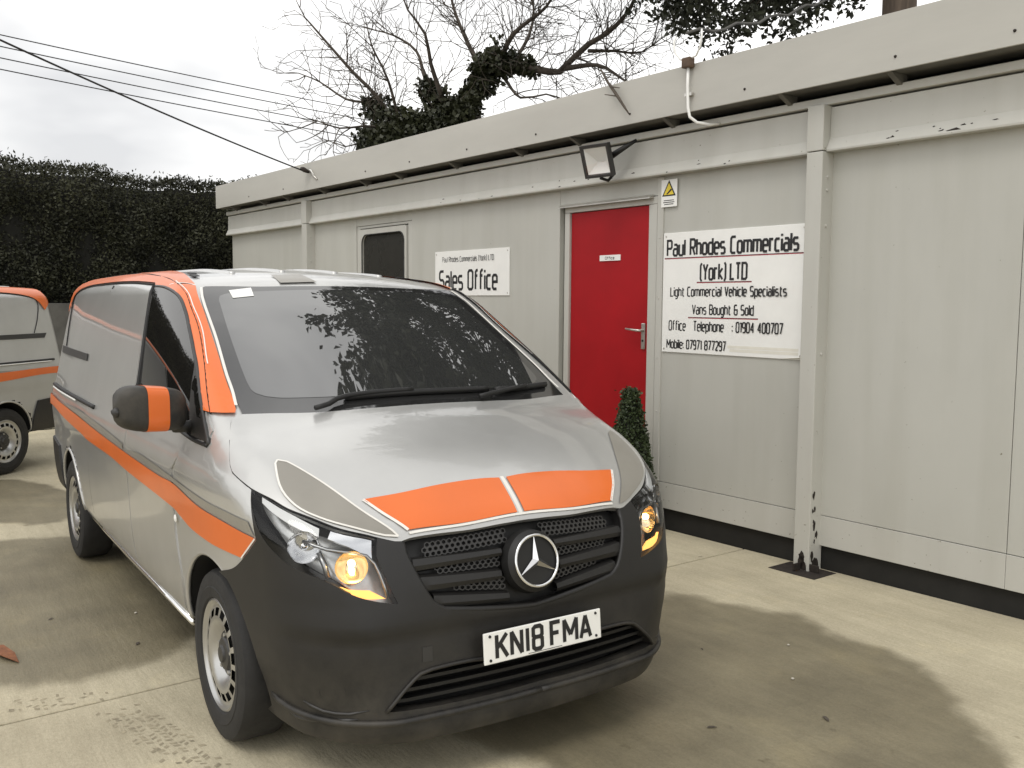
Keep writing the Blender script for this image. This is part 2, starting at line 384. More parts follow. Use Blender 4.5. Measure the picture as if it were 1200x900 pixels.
# ---------------------------------------------------------------- a narrow squared stroke alphabet for the painted lettering
GL={'|':"0,7 0,0",'P':"0,0 0,7 2.4,7 3,6.4 3,3.9 2.4,3.3 0,3.3",'a':"0.3,5 2,5 2.6,4.4 2.6,0|2.6,3 .6,3 0,2.4 0,.6 .6,0 2.6,0",'u':"0,5 0,.6 .6,0 2.6,0|2.6,5 2.6,0",'l':"0,7 0,0",
'R':"0,0 0,7 2.4,7 3,6.4 3,3.9 2.4,3.3 0,3.3|1.5,3.3 3,0",'h':"0,0 0,7|0,5 2,5 2.6,4.4 2.6,0",'o':"0,4.4 .6,5 2,5 2.6,4.4 2.6,.6 2,0 .6,0 0,.6 0,4.4",'d':"2.6,7 2.6,0 .6,0 0,.6 0,4.4 .6,5 2.6,5",
'e':"0,2.6 2.6,2.6 2.6,4.4 2,5 .6,5 0,4.4 0,.6 .6,0 2.4,0",'s':"2.5,5 .6,5 0,4.4 0,3.1 .6,2.6 2,2.6 2.6,2 2.6,.6 2,0 .1,0",'C':"2.8,7 .7,7 0,6.3 0,.7 .7,0 2.8,0",'m':"0,0 0,5 3.8,5 4.4,4.4 4.4,0|2.2,5 2.2,0",
'r':"0,0 0,5 1.8,5",'c':"2.4,5 .6,5 0,4.4 0,.6 .6,0 2.4,0",'i':"0,5 0,0|0,7 0,6.1",'(':"1,7.6 .2,6.4 .2,.4 1,-.8",')':"0,7.6 .8,6.4 .8,.4 0,-.8",'Y':"0,7 1.5,3.5 3,7|1.5,3.5 1.5,0",'k':"0,0 0,7|2.5,5 .2,2.6 2.6,0",
'L':"0,7 0,0 2.5,0",'T':"0,7 3,7|1.5,7 1.5,0",'D':"0,0 0,7 2.3,7 3,6.3 3,.7 2.3,0 0,0",'g':"2.6,0 .6,0 0,.6 0,4.4 .6,5 2.6,5 2.6,-1.3 2,-1.9 .2,-1.9",'t':".6,6.6 .6,.6 1.2,0 2,0|0,5 2,5",'V':"0,7 1.5,0 3,7",
'S':"2.8,7 .7,7 0,6.3 0,4.2 .7,3.6 2.2,3.6 2.9,2.9 2.9,.7 2.2,0 0,0",'p':"0,-1.9 0,5 2,5 2.6,4.4 2.6,.6 2,0 0,0",'n':"0,0 0,5 2,5 2.6,4.4 2.6,0",'B':"0,0 0,7 2.2,7 2.8,6.4 2.8,4.2 2.2,3.6 0,3.6|2.2,3.6 2.9,2.9 2.9,.7 2.2,0 0,0",
'&':"2.6,7 .7,7 0,6.3 0,.7 .7,0 2.3,0 2.9,.6 2.9,3.6 0,3.6",'O':"0,6.3 .7,7 2.3,7 3,6.3 3,.7 2.3,0 .7,0 0,.7 0,6.3",'f':"2,7 1.2,7 .6,6.4 .6,0|0,5 1.8,5",'0':"0,6.3 .7,7 2,7 2.7,6.3 2.7,.7 2,0 .7,0 0,.7 0,6.3",
'1':"0,6.1 1,7 1,0",'9':".3,0 2,0 2.7,.6 2.7,6.4 2,7 .6,7 0,6.4 0,3.9 .6,3.3 2.7,3.3",'4':"2.2,0 2.2,7 0,2 3,2",'7':"0,7 2.7,7 1,0",'8':".6,3.7 0,4.3 0,6.4 .6,7 2.1,7 2.7,6.4 2.7,4.3 2.1,3.7 .6,3.7 0,3.1 0,.6 .6,0 2.1,0 2.7,.6 2.7,3.1 2.1,3.7",
'2':"0,6.3 .7,7 2,7 2.7,6.3 2.7,4.4 0,0 2.7,0",':':"0,1.4 0,.5|0,4.6 0,3.7",'M':"0,0 0,7 2,2 4,7 4,0",'b':"0,7 0,0 2,0 2.6,.6 2.6,4.4 2,5 0,5",'N':"0,0 0,7 3,0 3,7",'K':"0,0 0,7|3,7 .2,3.2|1,4.2 3.1,0",'F':"0,0 0,7 2.8,7|0,3.7 2.3,3.7",'A':"0,0 1.6,7 3.2,0|.6,2 2.6,2"}
def text_mesh(s,width,cap,weight,gapw=1.3,space=2.6):
    """strokes of the text centred on x, baseline z=0; returns quads (x,z,layer)"""
    pl=[];x=0;word=0
    for ch in s:
        if ch==' ': x+=space; word+=1; continue
        st=[[tuple(map(float,p.split(','))) for p in q.split()] for q in ([GL[ch]] if ch=='|' else GL[ch].split('|'))]
        wd=max(p[0] for q in st for p in q)
        x+=.45*(ch=='|'); pl+=[([(px+x,pz) for px,pz in q],word) for q in st]; x+=wd+gapw+.45*(ch=='|')
    tot=x-gapw; sx=width/tot; sz=cap/7
    quads=[];lay=0;todo=[]
    for q,wi in pl:
        P=[np.array([(a-tot/2)*sx,b*sz]) for a,b in q]; closed=np.linalg.norm(P[0]-P[-1])<1e-9; hw=weight/2
        run=[[P[0]]]
        for i in range(1,len(P)):
            run[-1].append(P[i])
            if i<len(P)-1:
                u=(P[i]-P[i-1])/np.linalg.norm(P[i]-P[i-1]); v=(P[i+1]-P[i])/np.linalg.norm(P[i+1]-P[i])
                if u@v<-.25: run.append([P[i]])
        todo+=[(r_,closed and len(run)==1,wi) for r_ in run]
    for P,closed,wi in todo:
        hw=weight/2
        if closed: P=P[:-1]
        n=len(P); Lp=[];Rp=[]
        for i in range(n):
            a=P[i-1] if (i>0 or closed) else None; c=P[(i+1)%n] if (i<n-1 or closed) else None
            if a is None: d=(c-P[i])/np.linalg.norm(c-P[i]); nn=np.array([-d[1],d[0]]); o=nn*hw; e=-d*hw*.0
            elif c is None: d=(P[i]-a)/np.linalg.norm(P[i]-a); nn=np.array([-d[1],d[0]]); o=nn*hw; e=d*hw*.0
            else:
                d1=(P[i]-a)/np.linalg.norm(P[i]-a);d2=(c-P[i])/np.linalg.norm(c-P[i]); n1=np.array([-d1[1],d1[0]]);n2=np.array([-d2[1],d2[0]])
                mm=n1+n2; k=max(.35,(mm@mm)/2); o=mm*hw/k; e=0*d1
            Lp.append(P[i]+o+e);Rp.append(P[i]-o+e)
        for i in range(n if closed else n-1):
            j=(i+1)%n; quads.append(([(*Rp[i],lay),(*Rp[j],lay),(*Lp[j],lay),(*Lp[i],lay)],wi))
        lay+=1
    return quads
def lettering(s,width,cap,weight,at,m,parent,front=-.004,name='lettering',axis='xz',step=.00012,**k):
    """flat lettering in the x-z plane facing -y at local point at"""
    ws_={}
    for q,wi in text_mesh(s,width,cap,weight,**k): ws_.setdefault(wi,MB()).poly([(at[0]+x,at[1]+front-l*step,at[2]+z) for x,z,l in q])
    for mb in ws_.values(): add(name,mb.V,mb.F,m,parent)
# traced feature lines of the van in its own metres
TR={"windscreen":[[[-0.043,-0.792,1.25],[-0.254,-0.776,1.376],[-0.564,-0.736,1.556],[-0.947,-0.681,1.763]],[[-0.957,-0.678,1.767],[-0.96,-0.661,1.771]],[[-0.96,-0.661,1.771],[-0.904,-0.432,1.772],[-0.875,-0.025,1.778],[-0.93,0.364,1.789],[-1.002,0.622,1.789]]],"glass":[[[-0.127,-0.705,1.309],[-0.183,-0.724,1.34],[-0.501,-0.687,1.528],[-0.829,-0.637,1.715],[-0.874,-0.619,1.739],[-0.897,-0.583,1.754]],[[-0.897,-0.583,1.754],[-0.856,-0.322,1.759],[-0.842,-0.039,1.762],[-0.883,0.339,1.77]],[[-0.127,-0.705,1.309],[-0.087,-0.541,1.304],[-0.059,-0.384,1.302]]],"hood":[[[-0.036,-0.832,1.24],[0.058,-0.869,1.174],[0.178,-0.905,1.096],[0.255,-0.905,1.067],[0.355,-0.886,1.038],[0.446,-0.844,1.009],[0.528,-0.796,0.976],[0.627,-0.695,0.929],[0.691,-0.573,0.891],[0.715,-0.514,0.873],[0.72,-0.49,0.871]],[[0.72,-0.49,0.871],[0.721,-0.458,0.878],[0.744,-0.247,0.884],[0.749,-0.086,0.889],[0.748,0.036,0.892]]],"hood_orange":[[[0.575,-0.566,0.997],[0.59,-0.423,1.009],[0.594,-0.26,1.023],[0.599,-0.103,1.029],[0.6,0.039,1.03]],[[0.6,0.039,1.03],[0.664,0.048,0.98],[0.736,0.037,0.909]],[[0.736,0.037,0.909],[0.729,-0.238,0.906],[0.705,-0.456,0.902]],[[0.705,-0.456,0.902],[0.644,-0.517,0.952],[0.575,-0.566,0.997]]],"hood_grey":[[[0.309,-0.777,1.119],[0.322,-0.789,1.109],[0.416,-0.808,1.049],[0.487,-0.798,1.005],[0.553,-0.763,0.971],[0.617,-0.691,0.939],[0.685,-0.57,0.901],[0.709,-0.497,0.887]],[[0.709,-0.497,0.887],[0.611,-0.586,0.967],[0.44,-0.685,1.064],[0.33,-0.75,1.113],[0.309,-0.777,1.119]]],"headlight":[[[0.357,-0.887,1.035],[0.451,-0.846,1.004],[0.533,-0.798,0.971],[0.631,-0.697,0.925],[0.696,-0.569,0.885]],[[0.696,-0.569,0.885],[0.723,-0.586,0.834],[0.754,-0.573,0.775],[0.791,-0.541,0.679]],[[0.791,-0.541,0.679],[0.778,-0.598,0.691],[0.757,-0.669,0.715],[0.705,-0.743,0.761],[0.644,-0.802,0.79],[0.591,-0.841,0.813],[0.527,-0.876,0.857],[0.473,-0.898,0.907],[0.408,-0.902,0.979],[0.357,-0.887,1.035]]],"drl":[[[0.402,-0.871,1.02],[0.479,-0.835,0.99],[0.537,-0.8,0.967],[0.609,-0.743,0.932]],[[0.609,-0.743,0.932],[0.628,-0.754,0.908]],[[0.628,-0.754,0.908],[0.577,-0.803,0.93],[0.517,-0.841,0.956],[0.455,-0.866,0.983],[0.418,-0.877,1.002]]],"drl2":[[[0.627,-0.708,0.925],[0.666,-0.641,0.904],[0.691,-0.586,0.887]],[[0.691,-0.586,0.887],[0.714,-0.597,0.846],[0.726,-0.6,0.822]],[[0.726,-0.6,0.822],[0.698,-0.64,0.857],[0.668,-0.689,0.884],[0.644,-0.727,0.902]]],"lamp_c":[[[0.615,-0.807,0.874]],[[0.716,-0.671,0.81]],[[0.727,-0.716,0.745]]],"sil":[[[0.117,-0.936,0.695],[0.253,-0.923,0.737],[0.358,-0.912,0.803],[0.451,-0.903,0.877]],[[0.451,-0.903,0.877],[0.432,-0.908,0.936],[0.356,-0.888,1.035]]],"grille":[[[0.721,-0.487,0.87],[0.741,-0.488,0.836],[0.779,-0.462,0.757],[0.806,-0.415,0.667],[0.815,-0.372,0.637]],[[0.815,-0.372,0.637],[0.824,-0.243,0.617],[0.831,-0.076,0.598],[0.832,0.003,0.594]]],"intake":[[[0.836,-0.178,0.437],[0.83,-0.299,0.445],[0.821,-0.43,0.442],[0.818,-0.475,0.433],[0.815,-0.542,0.379],[0.804,-0.591,0.321]],[[0.804,-0.591,0.321],[0.835,-0.422,0.313],[0.851,-0.206,0.311],[0.856,0.034,0.315]]],"stripe":[[[-3.848,-0.926,1.038],[-3.343,-0.948,1.027],[-2.64,-0.96,1.009],[-2.027,-0.963,0.983],[-1.374,-0.963,0.959],[-0.701,-0.962,0.943],[-0.398,-0.962,0.945],[-0.089,-0.958,0.913],[0.16,-0.944,0.901],[0.446,-0.904,0.882]],[[0.446,-0.904,0.882],[0.33,-0.916,0.79]],[[0.33,-0.916,0.79],[0.185,-0.932,0.788],[0.034,-0.944,0.788],[-0.185,-0.951,0.798],[-0.35,-0.954,0.823],[-0.506,-0.955,0.84],[-1.295,-0.958,0.866],[-1.712,-0.96,0.888],[-2.326,-0.96,0.897],[-2.575,-0.96,0.914],[-3.177,-0.952,0.939],[-3.684,-0.938,0.967]]],"stripe_grey":[[[0.441,-0.906,0.887],[0.161,-0.944,0.908],[-0.087,-0.958,0.92],[-0.397,-0.963,0.95],[-0.699,-0.963,0.95],[-1.373,-0.963,0.965]],[[-1.373,-0.963,0.965],[-1.052,-0.963,0.992],[-0.604,-0.963,0.979],[-0.03,-0.957,0.949],[0.197,-0.942,0.942],[0.401,-0.915,0.934]],[[0.401,-0.915,0.934],[0.441,-0.906,0.887]]],"stripe_grey2":[[[-1.373,-0.963,0.965],[-2.026,-0.963,0.988],[-2.641,-0.96,1.014],[-3.348,-0.947,1.032]],[[-3.348,-0.947,1.032],[-2.68,-0.955,1.045],[-1.958,-0.961,1.026],[-1.367,-0.963,0.994]]],"door_window":[[[-0.025,-0.922,1.151],[-0.086,-0.924,1.158],[-0.29,-0.927,1.158],[-0.768,-0.918,1.202],[-1.274,-0.903,1.276]],[[-1.274,-0.903,1.276],[-1.303,-0.872,1.421],[-1.385,-0.779,1.777]],[[-1.385,-0.779,1.777],[-1.203,-0.78,1.768],[-1.016,-0.786,1.743],[-0.898,-0.787,1.71],[-0.789,-0.796,1.657],[-0.655,-0.816,1.579],[-0.512,-0.838,1.493],[-0.331,-0.87,1.378],[-0.025,-0.922,1.151]]],"mirror_tri":[[[-0.025,-0.922,1.151],[-0.086,-0.924,1.158],[-0.245,-0.926,1.163]],[[-0.245,-0.926,1.163],[-0.333,-0.907,1.257],[-0.387,-0.875,1.393],[-0.498,-0.839,1.487]],[[-0.498,-0.839,1.487],[-0.331,-0.87,1.378],[-0.025,-0.922,1.151]]],"pillar_orange":[[[-0.065,-0.809,1.259],[-0.081,-0.851,1.26],[-0.127,-0.887,1.261]],[[-0.127,-0.887,1.261],[-0.251,-0.873,1.339],[-0.346,-0.862,1.395],[-0.507,-0.836,1.493],[-0.653,-0.812,1.581],[-0.782,-0.795,1.656],[-0.902,-0.784,1.714],[-1.024,-0.779,1.751],[-1.133,-0.775,1.769]],[[-1.133,-0.775,1.769],[-1.306,-0.71,1.824],[-1.71,-0.574,1.866]],[[-1.71,-0.574,1.866],[-1.054,-0.691,1.793],[-0.935,-0.704,1.755]],[[-0.935,-0.704,1.755],[-0.717,-0.733,1.641],[-0.446,-0.763,1.487],[-0.211,-0.788,1.348],[-0.083,-0.803,1.271]]],"blank_panel":[[[-3.739,-0.85,1.399],[-3.857,-0.803,1.578],[-3.897,-0.764,1.732],[-3.712,-0.753,1.786],[-3.333,-0.75,1.81]],[[-3.333,-0.75,1.81],[-2.906,-0.756,1.813],[-2.113,-0.764,1.811],[-1.466,-0.772,1.789]],[[-1.466,-0.772,1.789],[-1.358,-0.84,1.567],[-1.348,-0.898,1.3]]],"slot":[[[-3.927,-0.841,1.392],[-2.759,-0.878,1.378]],[[-2.745,-0.887,1.339],[-3.878,-0.852,1.351]]],"rail":[[[-3.883,-0.904,1.111],[-2.794,-0.951,1.061]],[[-3.49,-0.918,1.127],[-2.045,-0.943,1.102]],[[-2.045,-0.943,1.102],[-1.531,-0.948,1.088]]],"seam":[[[-3.321,-0.657,1.865],[-2.483,-0.673,1.866],[-1.491,-0.727,1.828],[-1.154,-0.749,1.792],[-0.93,-0.761,1.74],[-0.774,-0.776,1.663],[-0.595,-0.794,1.564],[-0.372,-0.836,1.428],[-0.127,-0.887,1.261]]],"repeater":[[[-0.399,-0.952,0.8]]],"handle":[[[-1.896,-0.93,1.148]]],"roof_grey":[[[-1.138,-0.289,1.843],[-1.118,-0.133,1.846]],[[-0.92,-0.129,1.796],[-0.932,-0.307,1.793]]],"sticker":[[[-0.885,-0.571,1.75],[-0.891,-0.462,1.763]],[[-0.812,-0.475,1.724],[-0.811,-0.575,1.713]]],"wiper_a":[[[0.025,-0.502,1.248],[-0.006,-0.426,1.27],[-0.039,-0.351,1.293]],[[-0.042,-0.35,1.295],[-0.043,-0.095,1.305],[-0.046,0.26,1.302]]],"wiper_b":[[[0.041,0.256,1.257],[-0.02,0.466,1.274],[-0.077,0.672,1.284]],[[-0.012,0.442,1.272],[-0.08,0.674,1.286]]],"bpillar":[[[-1.411,-0.772,1.786],[-1.326,-0.83,1.61],[-1.274,-0.903,1.276]]],"sill":[[[-0.467,-0.902,0.352],[-2.346,-0.93,0.455]]],"fog":[[[0.7,-0.739,0.387]],[[0.482,-0.821,0.277],[0.549,-0.803,0.267],[0.657,-0.753,0.279],[0.751,-0.67,0.297],[0.801,-0.597,0.307]],[[0.6,-0.8,0.339],[0.664,-0.756,0.315],[0.733,-0.693,0.314],[0.776,-0.641,0.329]]],"tow":[[[0.813,-0.462,0.516]],[[0.819,-0.432,0.475]]],"holes":[[[-1.392,-0.602,1.845],[-1.229,-0.63,1.828]]]}
# ---------------------------------------------------------------- the van
def half_cyl(segs): return outline(segs,'cyl')
def arch_pts(xw,a0,a1,n=16,r=.388):
    out=[]
    for i in range(n+1):
        a=a0+(a1-a0)*i/n; out.append((xw+r*math.cos(a),0,.345+r*math.sin(a)))
    P=np.array(out); return [tuple(p) for p in onto(P[:,[0,2]],'side')]
def make_wheel(parent,x,side):
    wname=empty('wheel',None,None,(x,side*.822,.332)); wname.parent=parent
    fl=(lambda p:[(r,-a) for r,a in p]) if side<0 else (lambda p:p)
    MB().lathe(fl([(.212,.084),(.224,.098),(.262,.104),(.266,.101),(.30,.100),(.318,.092),(.329,.074),(.332,.05),(.332,-.05),(.329,-.074),(.31,-.098),(.212,-.09)]),64).build('tyre',M['rubber'],wname,auto=.6)
    rim=MB().lathe(fl([(.214,.080),(.2165,.090),(.210,.094),(.204,.091),(.198,.085),(.192,.081),(.186,.080),(.180,.082),(.150,.089),(.142,.089),(.118,.080),(.098,.060),(.088,.052)]),96,skip=lambda i,k:i==7 and k%6 in (1,2,3,4))
    rim.build('rim',M['steel'],wname,auto=.9)
    MB().lathe(fl([(.21,.0),(.188,.055),(.140,.060),(.0,.04)]),48).build('brake_drum',M['liner'],wname,True)
    MB().lathe(fl([(.090,.050),(.086,.060),(.066,.066),(.060,.074),(.036,.078),(.030,.086),(.0,.087)]),40).build('hub_cap',M['plastic_grey'],wname,auto=.5)
    nb=MB()
    for k in range(5):
        a=2*math.pi*k/5+.3; nb.lathe(fl([(.0085,.046),(.0085,.072),(.0,.074)]),6,'y',(.074*math.cos(a),0,.074*math.sin(a)))
    nb.build('wheel_bolt',M['steel'],wname)
def disc_dish(name,m,c,d,rad,depth,parent,n=28,sx=1.0):
    """concave reflector bowl facing direction d"""
    d=Vector(d).normalized(); a=d.cross(Vector((0,0,1))).normalized(); b=a.cross(d)
    mb=MB(); rings=[(1,0),(.97,-.12),(.8,-.45),(.55,-.75),(.25,-.95),(.02,-1)]
    for r,h in rings:
        for k in range(n):
            t=2*math.pi*k/n; mb.V.append(tuple(Vector(c)+a*(math.cos(t)*rad*r*sx)+b*(math.sin(t)*rad*r)+d*(depth*h)))
    for i in range(len(rings)-1):
        for k in range(n): mb.F.append((i*n+k,i*n+(k+1)%n,(i+1)*n+(k+1)%n,(i+1)*n+k))
    return mb.build(name,m,parent,True)
def make_van(label,loc,rz):
    root=empty('van',label,'van',(0,0,0),(0,0,0),'silver and orange vans in the yard')
    T=TR
    # ---- outlines
    hb=[(.045,0.,0),(.040,-.25,0),(.018,-.50,0),(-.028,-.70,0),(-.050,-.79,0)]
    hedge_=[T['hood'][0][0]]+T['hood'][0][1:]
    h2=outline([hb,[(-.050,-.79,0),(-.045,-.815,0)]+hedge_,T['hood'][1][:-1]+[(.749,0.,0)]],'top'); h2[0][1]=0;h2[-1][1]=0
    hood=sym(h2)
    hl=half_cyl(T['headlight'])
    gr_top=[(.749,0,.8915)]+[tuple(p) for p in T['hood'][1][::-1][1:]]
    gr=[T['grille'][0],T['grille'][1][:-1]+[(.828,0,.592)]]
    it=T['intake']
    # ---- skin
    V,Q=surface_nets(g_cut,(-4.40,-1.05,.10),(1.0,1.05,2.0),.026)
    for _ in range(3): V=V-g_cut(V)[:,None]*grad(g_cut,V)*.9
    on=np.abs(g(V))<2e-3; G_=grad(g_cut,V); V=np.where(on[:,None],V-G_*.004,V)
    ce=V[Q].mean(1); cc=to2(V,'cyl'); cm=np.stack([-np.abs(cc[:,0]),cc[:,1]],-1); frontal=ce[:,0]>.1
    grp=half_cyl([[(.70,0,.905)]+[(p[0],p[1],p[2]) for p in T['hood'][1][::-1][1:]]]+gr); itp=half_cyl([[(.84,0,.437)]+it[0],it[1][:-1]+[(.856,0,.315)]])
    kill=np.zeros(len(Q),bool)
    for pl in (hl,grp,itp): kill|=frontal&(inside(cm,pl)[Q].any(1))
    mi=(~on[Q].all(1)).astype(int)|(ce[:,2]<.20)
    mi=np.where((np.abs(grad(g,ce)[:,2]+1)<.25),1,mi)
    Q2=Q[~kill]
    body=add('body',V,Q2,None,root,True,G_,[M['silver'],M['liner']],mi[~kill])
    # ---- panels
    patch('bonnet',M['silver'],hood,'top',.005,.03,root,.05)
    wo=outline([T['hood'][0][0:5],[T['hood'][0][4],T['sil'][1][1],T['sil'][1][0]],T['sil'][0][::-1],arch_pts(0,1.15,2.55),[(-.365,-.94,.56),(-.42,-.955,.75),(-.40,-.955,1.0),(-.30,-.93,1.14)],[(-.02,-.915,1.155),(-.06,-.87,1.235)]],'side')
    patch('front_wing',M['silver'],wo,'side',.003,.02,root,.05,True)
    dw=T['door_window']
    do=outline([[(-.445,-.955,1.0),(-.463,-.955,.75),(-.405,-.94,.56),(-.43,-.92,.40)],[(-1.30,-.92,.41),(-1.33,-.95,.8),(-1.315,-.93,1.2)],[(-1.46,-.77,1.775),(-1.24,-.76,1.785),(-1.04,-.765,1.755),(-.9,-.77,1.715),(-.72,-.79,1.625),(-.5,-.82,1.49),(-.29,-.86,1.35),(-.05,-.90,1.20)],[(-.05,-.90,1.16),(-.30,-.93,1.12)]],'side')
    doors=patch('door',M['silver'],do,'side',.003,.02,root,.05,True)
    so_=outline([[(-1.345,-.95,.8),(-1.315,-.92,.41)],[(-2.40,-.92,.44),(-2.44,-.95,.8),(-2.44,-.93,1.2)],[(-2.46,-.77,1.78),(-1.9,-.76,1.785),(-1.475,-.76,1.772)],[(-1.33,-.93,1.2),(-1.345,-.95,.8)]],'side')
    sdoors=patch('sliding_door',M['silver'],so_,'side',.003,.02,root,.05,True)
    dwo=outline(dw,'side')
    wins=patch('window',M['side_glass'],dwo,'side',.007,.01,doors[0],.025,True,fit=1)
    wins[1].parent=doors[1]
    tri=patch('quarter_trim',M['plastic'],outline(T['mirror_tri'],'side'),'side',.008,.01,doors[0],.05,True); tri[1].parent=doors[1]
    for dr,s in zip(doors,(1,-1)):
        P=on_line([(-1.283,-.903,1.27),(-1.315,-.872,1.421),(-1.425,-.772,1.777)],'side',.004)*np.array([1,s,1])
        MB().tube(P,.011,6).build('window_seal',M['plastic_dark'],dr,True)
        P=on_line([(-.033,-.92,1.145),(-.29,-.927,1.152),(-.768,-.918,1.196),(-1.274,-.903,1.270)],'side',.004)*np.array([1,s,1])
        MB().tube(P,.008,6).build('window_seal',M['plastic_dark'],dr,True)
        P=on_line(dw[2],'side',.004)*np.array([1,s,1])
        MB().tube(P,.009,6).build('window_seal',M['plastic_grey'],dr,True)
    # blanked rear window recess lines and dark band, slide rail
    strip_tube('panel_gap',M['gap'],T['blank_panel'][0]+T['blank_panel'][1][1:],'roll',.004,root,0,True)
    strip_tube('panel_gap',M['gap'],T['seam'][0],'roll',.0055,root,.002,True)
    strip_tube('panel_gap',M['gap'],[(-2.46,-.75,1.80),(-2.44,-.88,1.3),(-2.44,-.95,.8),(-2.41,-.92,.45)],'side',.003,root,0,True)
    patch('dark_band',M['plastic_grey'],outline([[(-3.93,-.84,1.395),(-2.76,-.878,1.382)],[(-2.745,-.887,1.339),(-3.88,-.852,1.345)]],'side'),'side',.004,.004,root,.06,True)  # flat dark grey band along the upper rear side
    for s in (1,-1):
        P=on_line([(-3.95,-.90,1.113),(-2.2,-.945,1.100)],'side',.006)*np.array([1,s,1])
        r=MB().tube(P,.013,6).build('slide_rail',M['plastic_dark'],root,True)
        P2=on_line([(-3.90,-.90,1.096),(-2.80,-.945,1.090)],'side',.012)*np.array([1,s,1])
        MB().tube(P2,.006,6).build('rail_trim',M['white_print'],r,True)
    # sill trim
    P=np.array([(-.42,-.893,.338),(-1.0,-.896,.346),(-1.6,-.898,.356),(-2.2,-.897,.366),(-2.80,-.890,.376)])
    for s in (1,-1): MB().tube(P*np.array([1,s,1]),.014,8).build('sill_trim',M['chrome'],root,True)
    # wheel arch lips
    for xw in (0,-3.2):
        a=arch_pts(xw,(1.1 if xw==0 else .12),3.08,28,.386)
        for s in (1,-1): MB().tube((np.array(a)+np.array([0,.006,0]))*np.array([1,s,1]),.011,6).build('wheel_arch_lip',M['silver'],root,True)
        if xw<0: continue
        af=arch_pts(xw,-.30,1.1,12,.386)
        for s in (1,-1): MB().tube((np.array(af)+np.array([0,.006,0]))*np.array([1,s,1]),.011,6).build('wheel_arch_lip',M['plastic'],root,True)
    # rear bumper
    rb=outline([[(-3.575,-.9,.39),(-3.60,-.95,.56),(-3.66,-.95,.70)],[(-3.66,-.95,.70),(-4.12,-.9,.72)],[(-4.12,-.9,.72),(-4.13,-.88,.42),(-4.09,-.86,.385)],[(-4.09,-.86,.385),(-3.575,-.88,.39)]],'side')
    patch('rear_bumper',M['plastic'],rb,'side',.012,.03,root,.05,True)
    # ---- livery
    patch('orange_stripe',M['orange'],outline([[(-4.13,-.9,1.036)]+T['stripe'][0],T['stripe'][1],T['stripe'][2]+[(-4.13,-.9,.968)]],'side'),'side',.0065,.0,root,.05,True)
    patch('grey_stripe',M['vinyl_grey'],outline(T['stripe_grey'],'side'),'side',.0065,.0,root,.05,True)
    patch('grey_stripe',M['vinyl_grey'],outline(T['stripe_grey2'],'side'),'side',.0065,.0,root,.05,True)  # grey decal, crease shadow and reflection drawn as one grey stripe
    ribbon('stripe_edge',M['vinyl_edge'],T['stripe'][1],'side',0.0063,root,0.009,True)
    po=outline([T['pillar_orange'][0],T['pillar_orange'][1],[T['pillar_orange'][1][-1],(-.975,-.700,1.772)],[(-.945,-.704,1.757)]+T['pillar_orange'][4][1:]],'roll')
    patch('orange_pillar_wrap',M['orange'],po,'roll',.0065,.0,root,.02)
    df=outline([T['seam'][0][2:],[(-.17,-.885,1.262),(-.19,-.893,1.262)],[(-.205,-.890,1.275)]+T['door_window'][2][::-1][1:],[T['door_window'][2][0],(-1.44,-.765,1.79)]],'roll')
    patch('orange_door_frame',M['orange'],df,'roll',.0085,.0,root,.025,True)
    roofb=outline([[(-1.185,-.765,1.773),(-1.41,-.764,1.792),(-2.1,-.757,1.815),(-2.9,-.751,1.820),(-3.36,-.747,1.814),(-3.72,-.751,1.79),(-3.9,-.764,1.735),(-3.99,-.79,1.64)],[(-3.99,-.79,1.64),(-4.10,-.72,1.72),(-4.08,-.60,1.84)],[(-4.08,-.60,1.84),(-3.3,-.58,1.87),(-2.0,-.585,1.87),(-1.5,-.63,1.855),(-1.1,-.685,1.80),(-.985,-.698,1.775)]],'roll')
    patch('orange_roof_wrap',M['orange'],roofb,'roll',.0065,.0,root,.03,True)
    ribbon('stripe_edge',M['vinyl_edge'],[(-1.18,-.766,1.773),(-.98,-.699,1.774)],'roll',0.0063,root,0.0075,True)
    ribbon('stripe_edge',M['vinyl_edge'],[(-.105,-.795,1.285)]+T['windscreen'][0][1:],'roll',0.0119,root,0.0065,True)
    ribbon('stripe_edge',M['vinyl_edge'],[(p[0]-.0,p[1]-.0,p[2]+.014) for p in T['seam'][0][3:8]],'roll',0.0048,root,0.0085,True)
    patch('roof_patch',M['vinyl_grey'],np.array([(-1.10,-.13),(-.93,-.11),(-.93,-.30),(-1.10,-.29)]),'top',.004,0,root,.05)
    patch('orange_bonnet_wrap',M['orange'],outline([T['hood_orange'][0][:-1]+[(.606,-.016,0)],[(.606,-.016,0),(.67,-.016,0),(.730,-.016,0)],[(.730,-.016,0)]+T['hood_orange'][2][1:],T['hood_orange'][3]],'top'),'top',.0085,0,root,.04,True)
    patch('grey_bonnet_wrap',M['vinyl_grey'],outline(T['hood_grey'],'top'),'top',.0085,0,root,.04,True)
    ribbon('stripe_edge',M['vinyl_edge'],T['hood_grey'][0],'top',0.0071,root,0.0095)
    ribbon('stripe_edge',M['vinyl_edge'],T['hood_grey'][1],'top',0.0071,root,0.0095)
    ribbon('stripe_edge',M['vinyl_edge'],T['hood_orange'][3],'top',0.0111,root,0.0085,True)
    ribbon('stripe_edge',M['vinyl_edge'],[(.735,0,0),(.733,-.238,0),(.712,-.456,0)],'top',0.0095,root,0.0085,True)
    ribbon('stripe_edge',M['vinyl_edge'],[(.60,0,0),(.67,0,0),(.735,0,0)],'top',0.0158,root,0.0055)
    strip_tube('panel_gap',M['gap'],T['hood'][0][1:],'top',.0055,root,-.001,True)
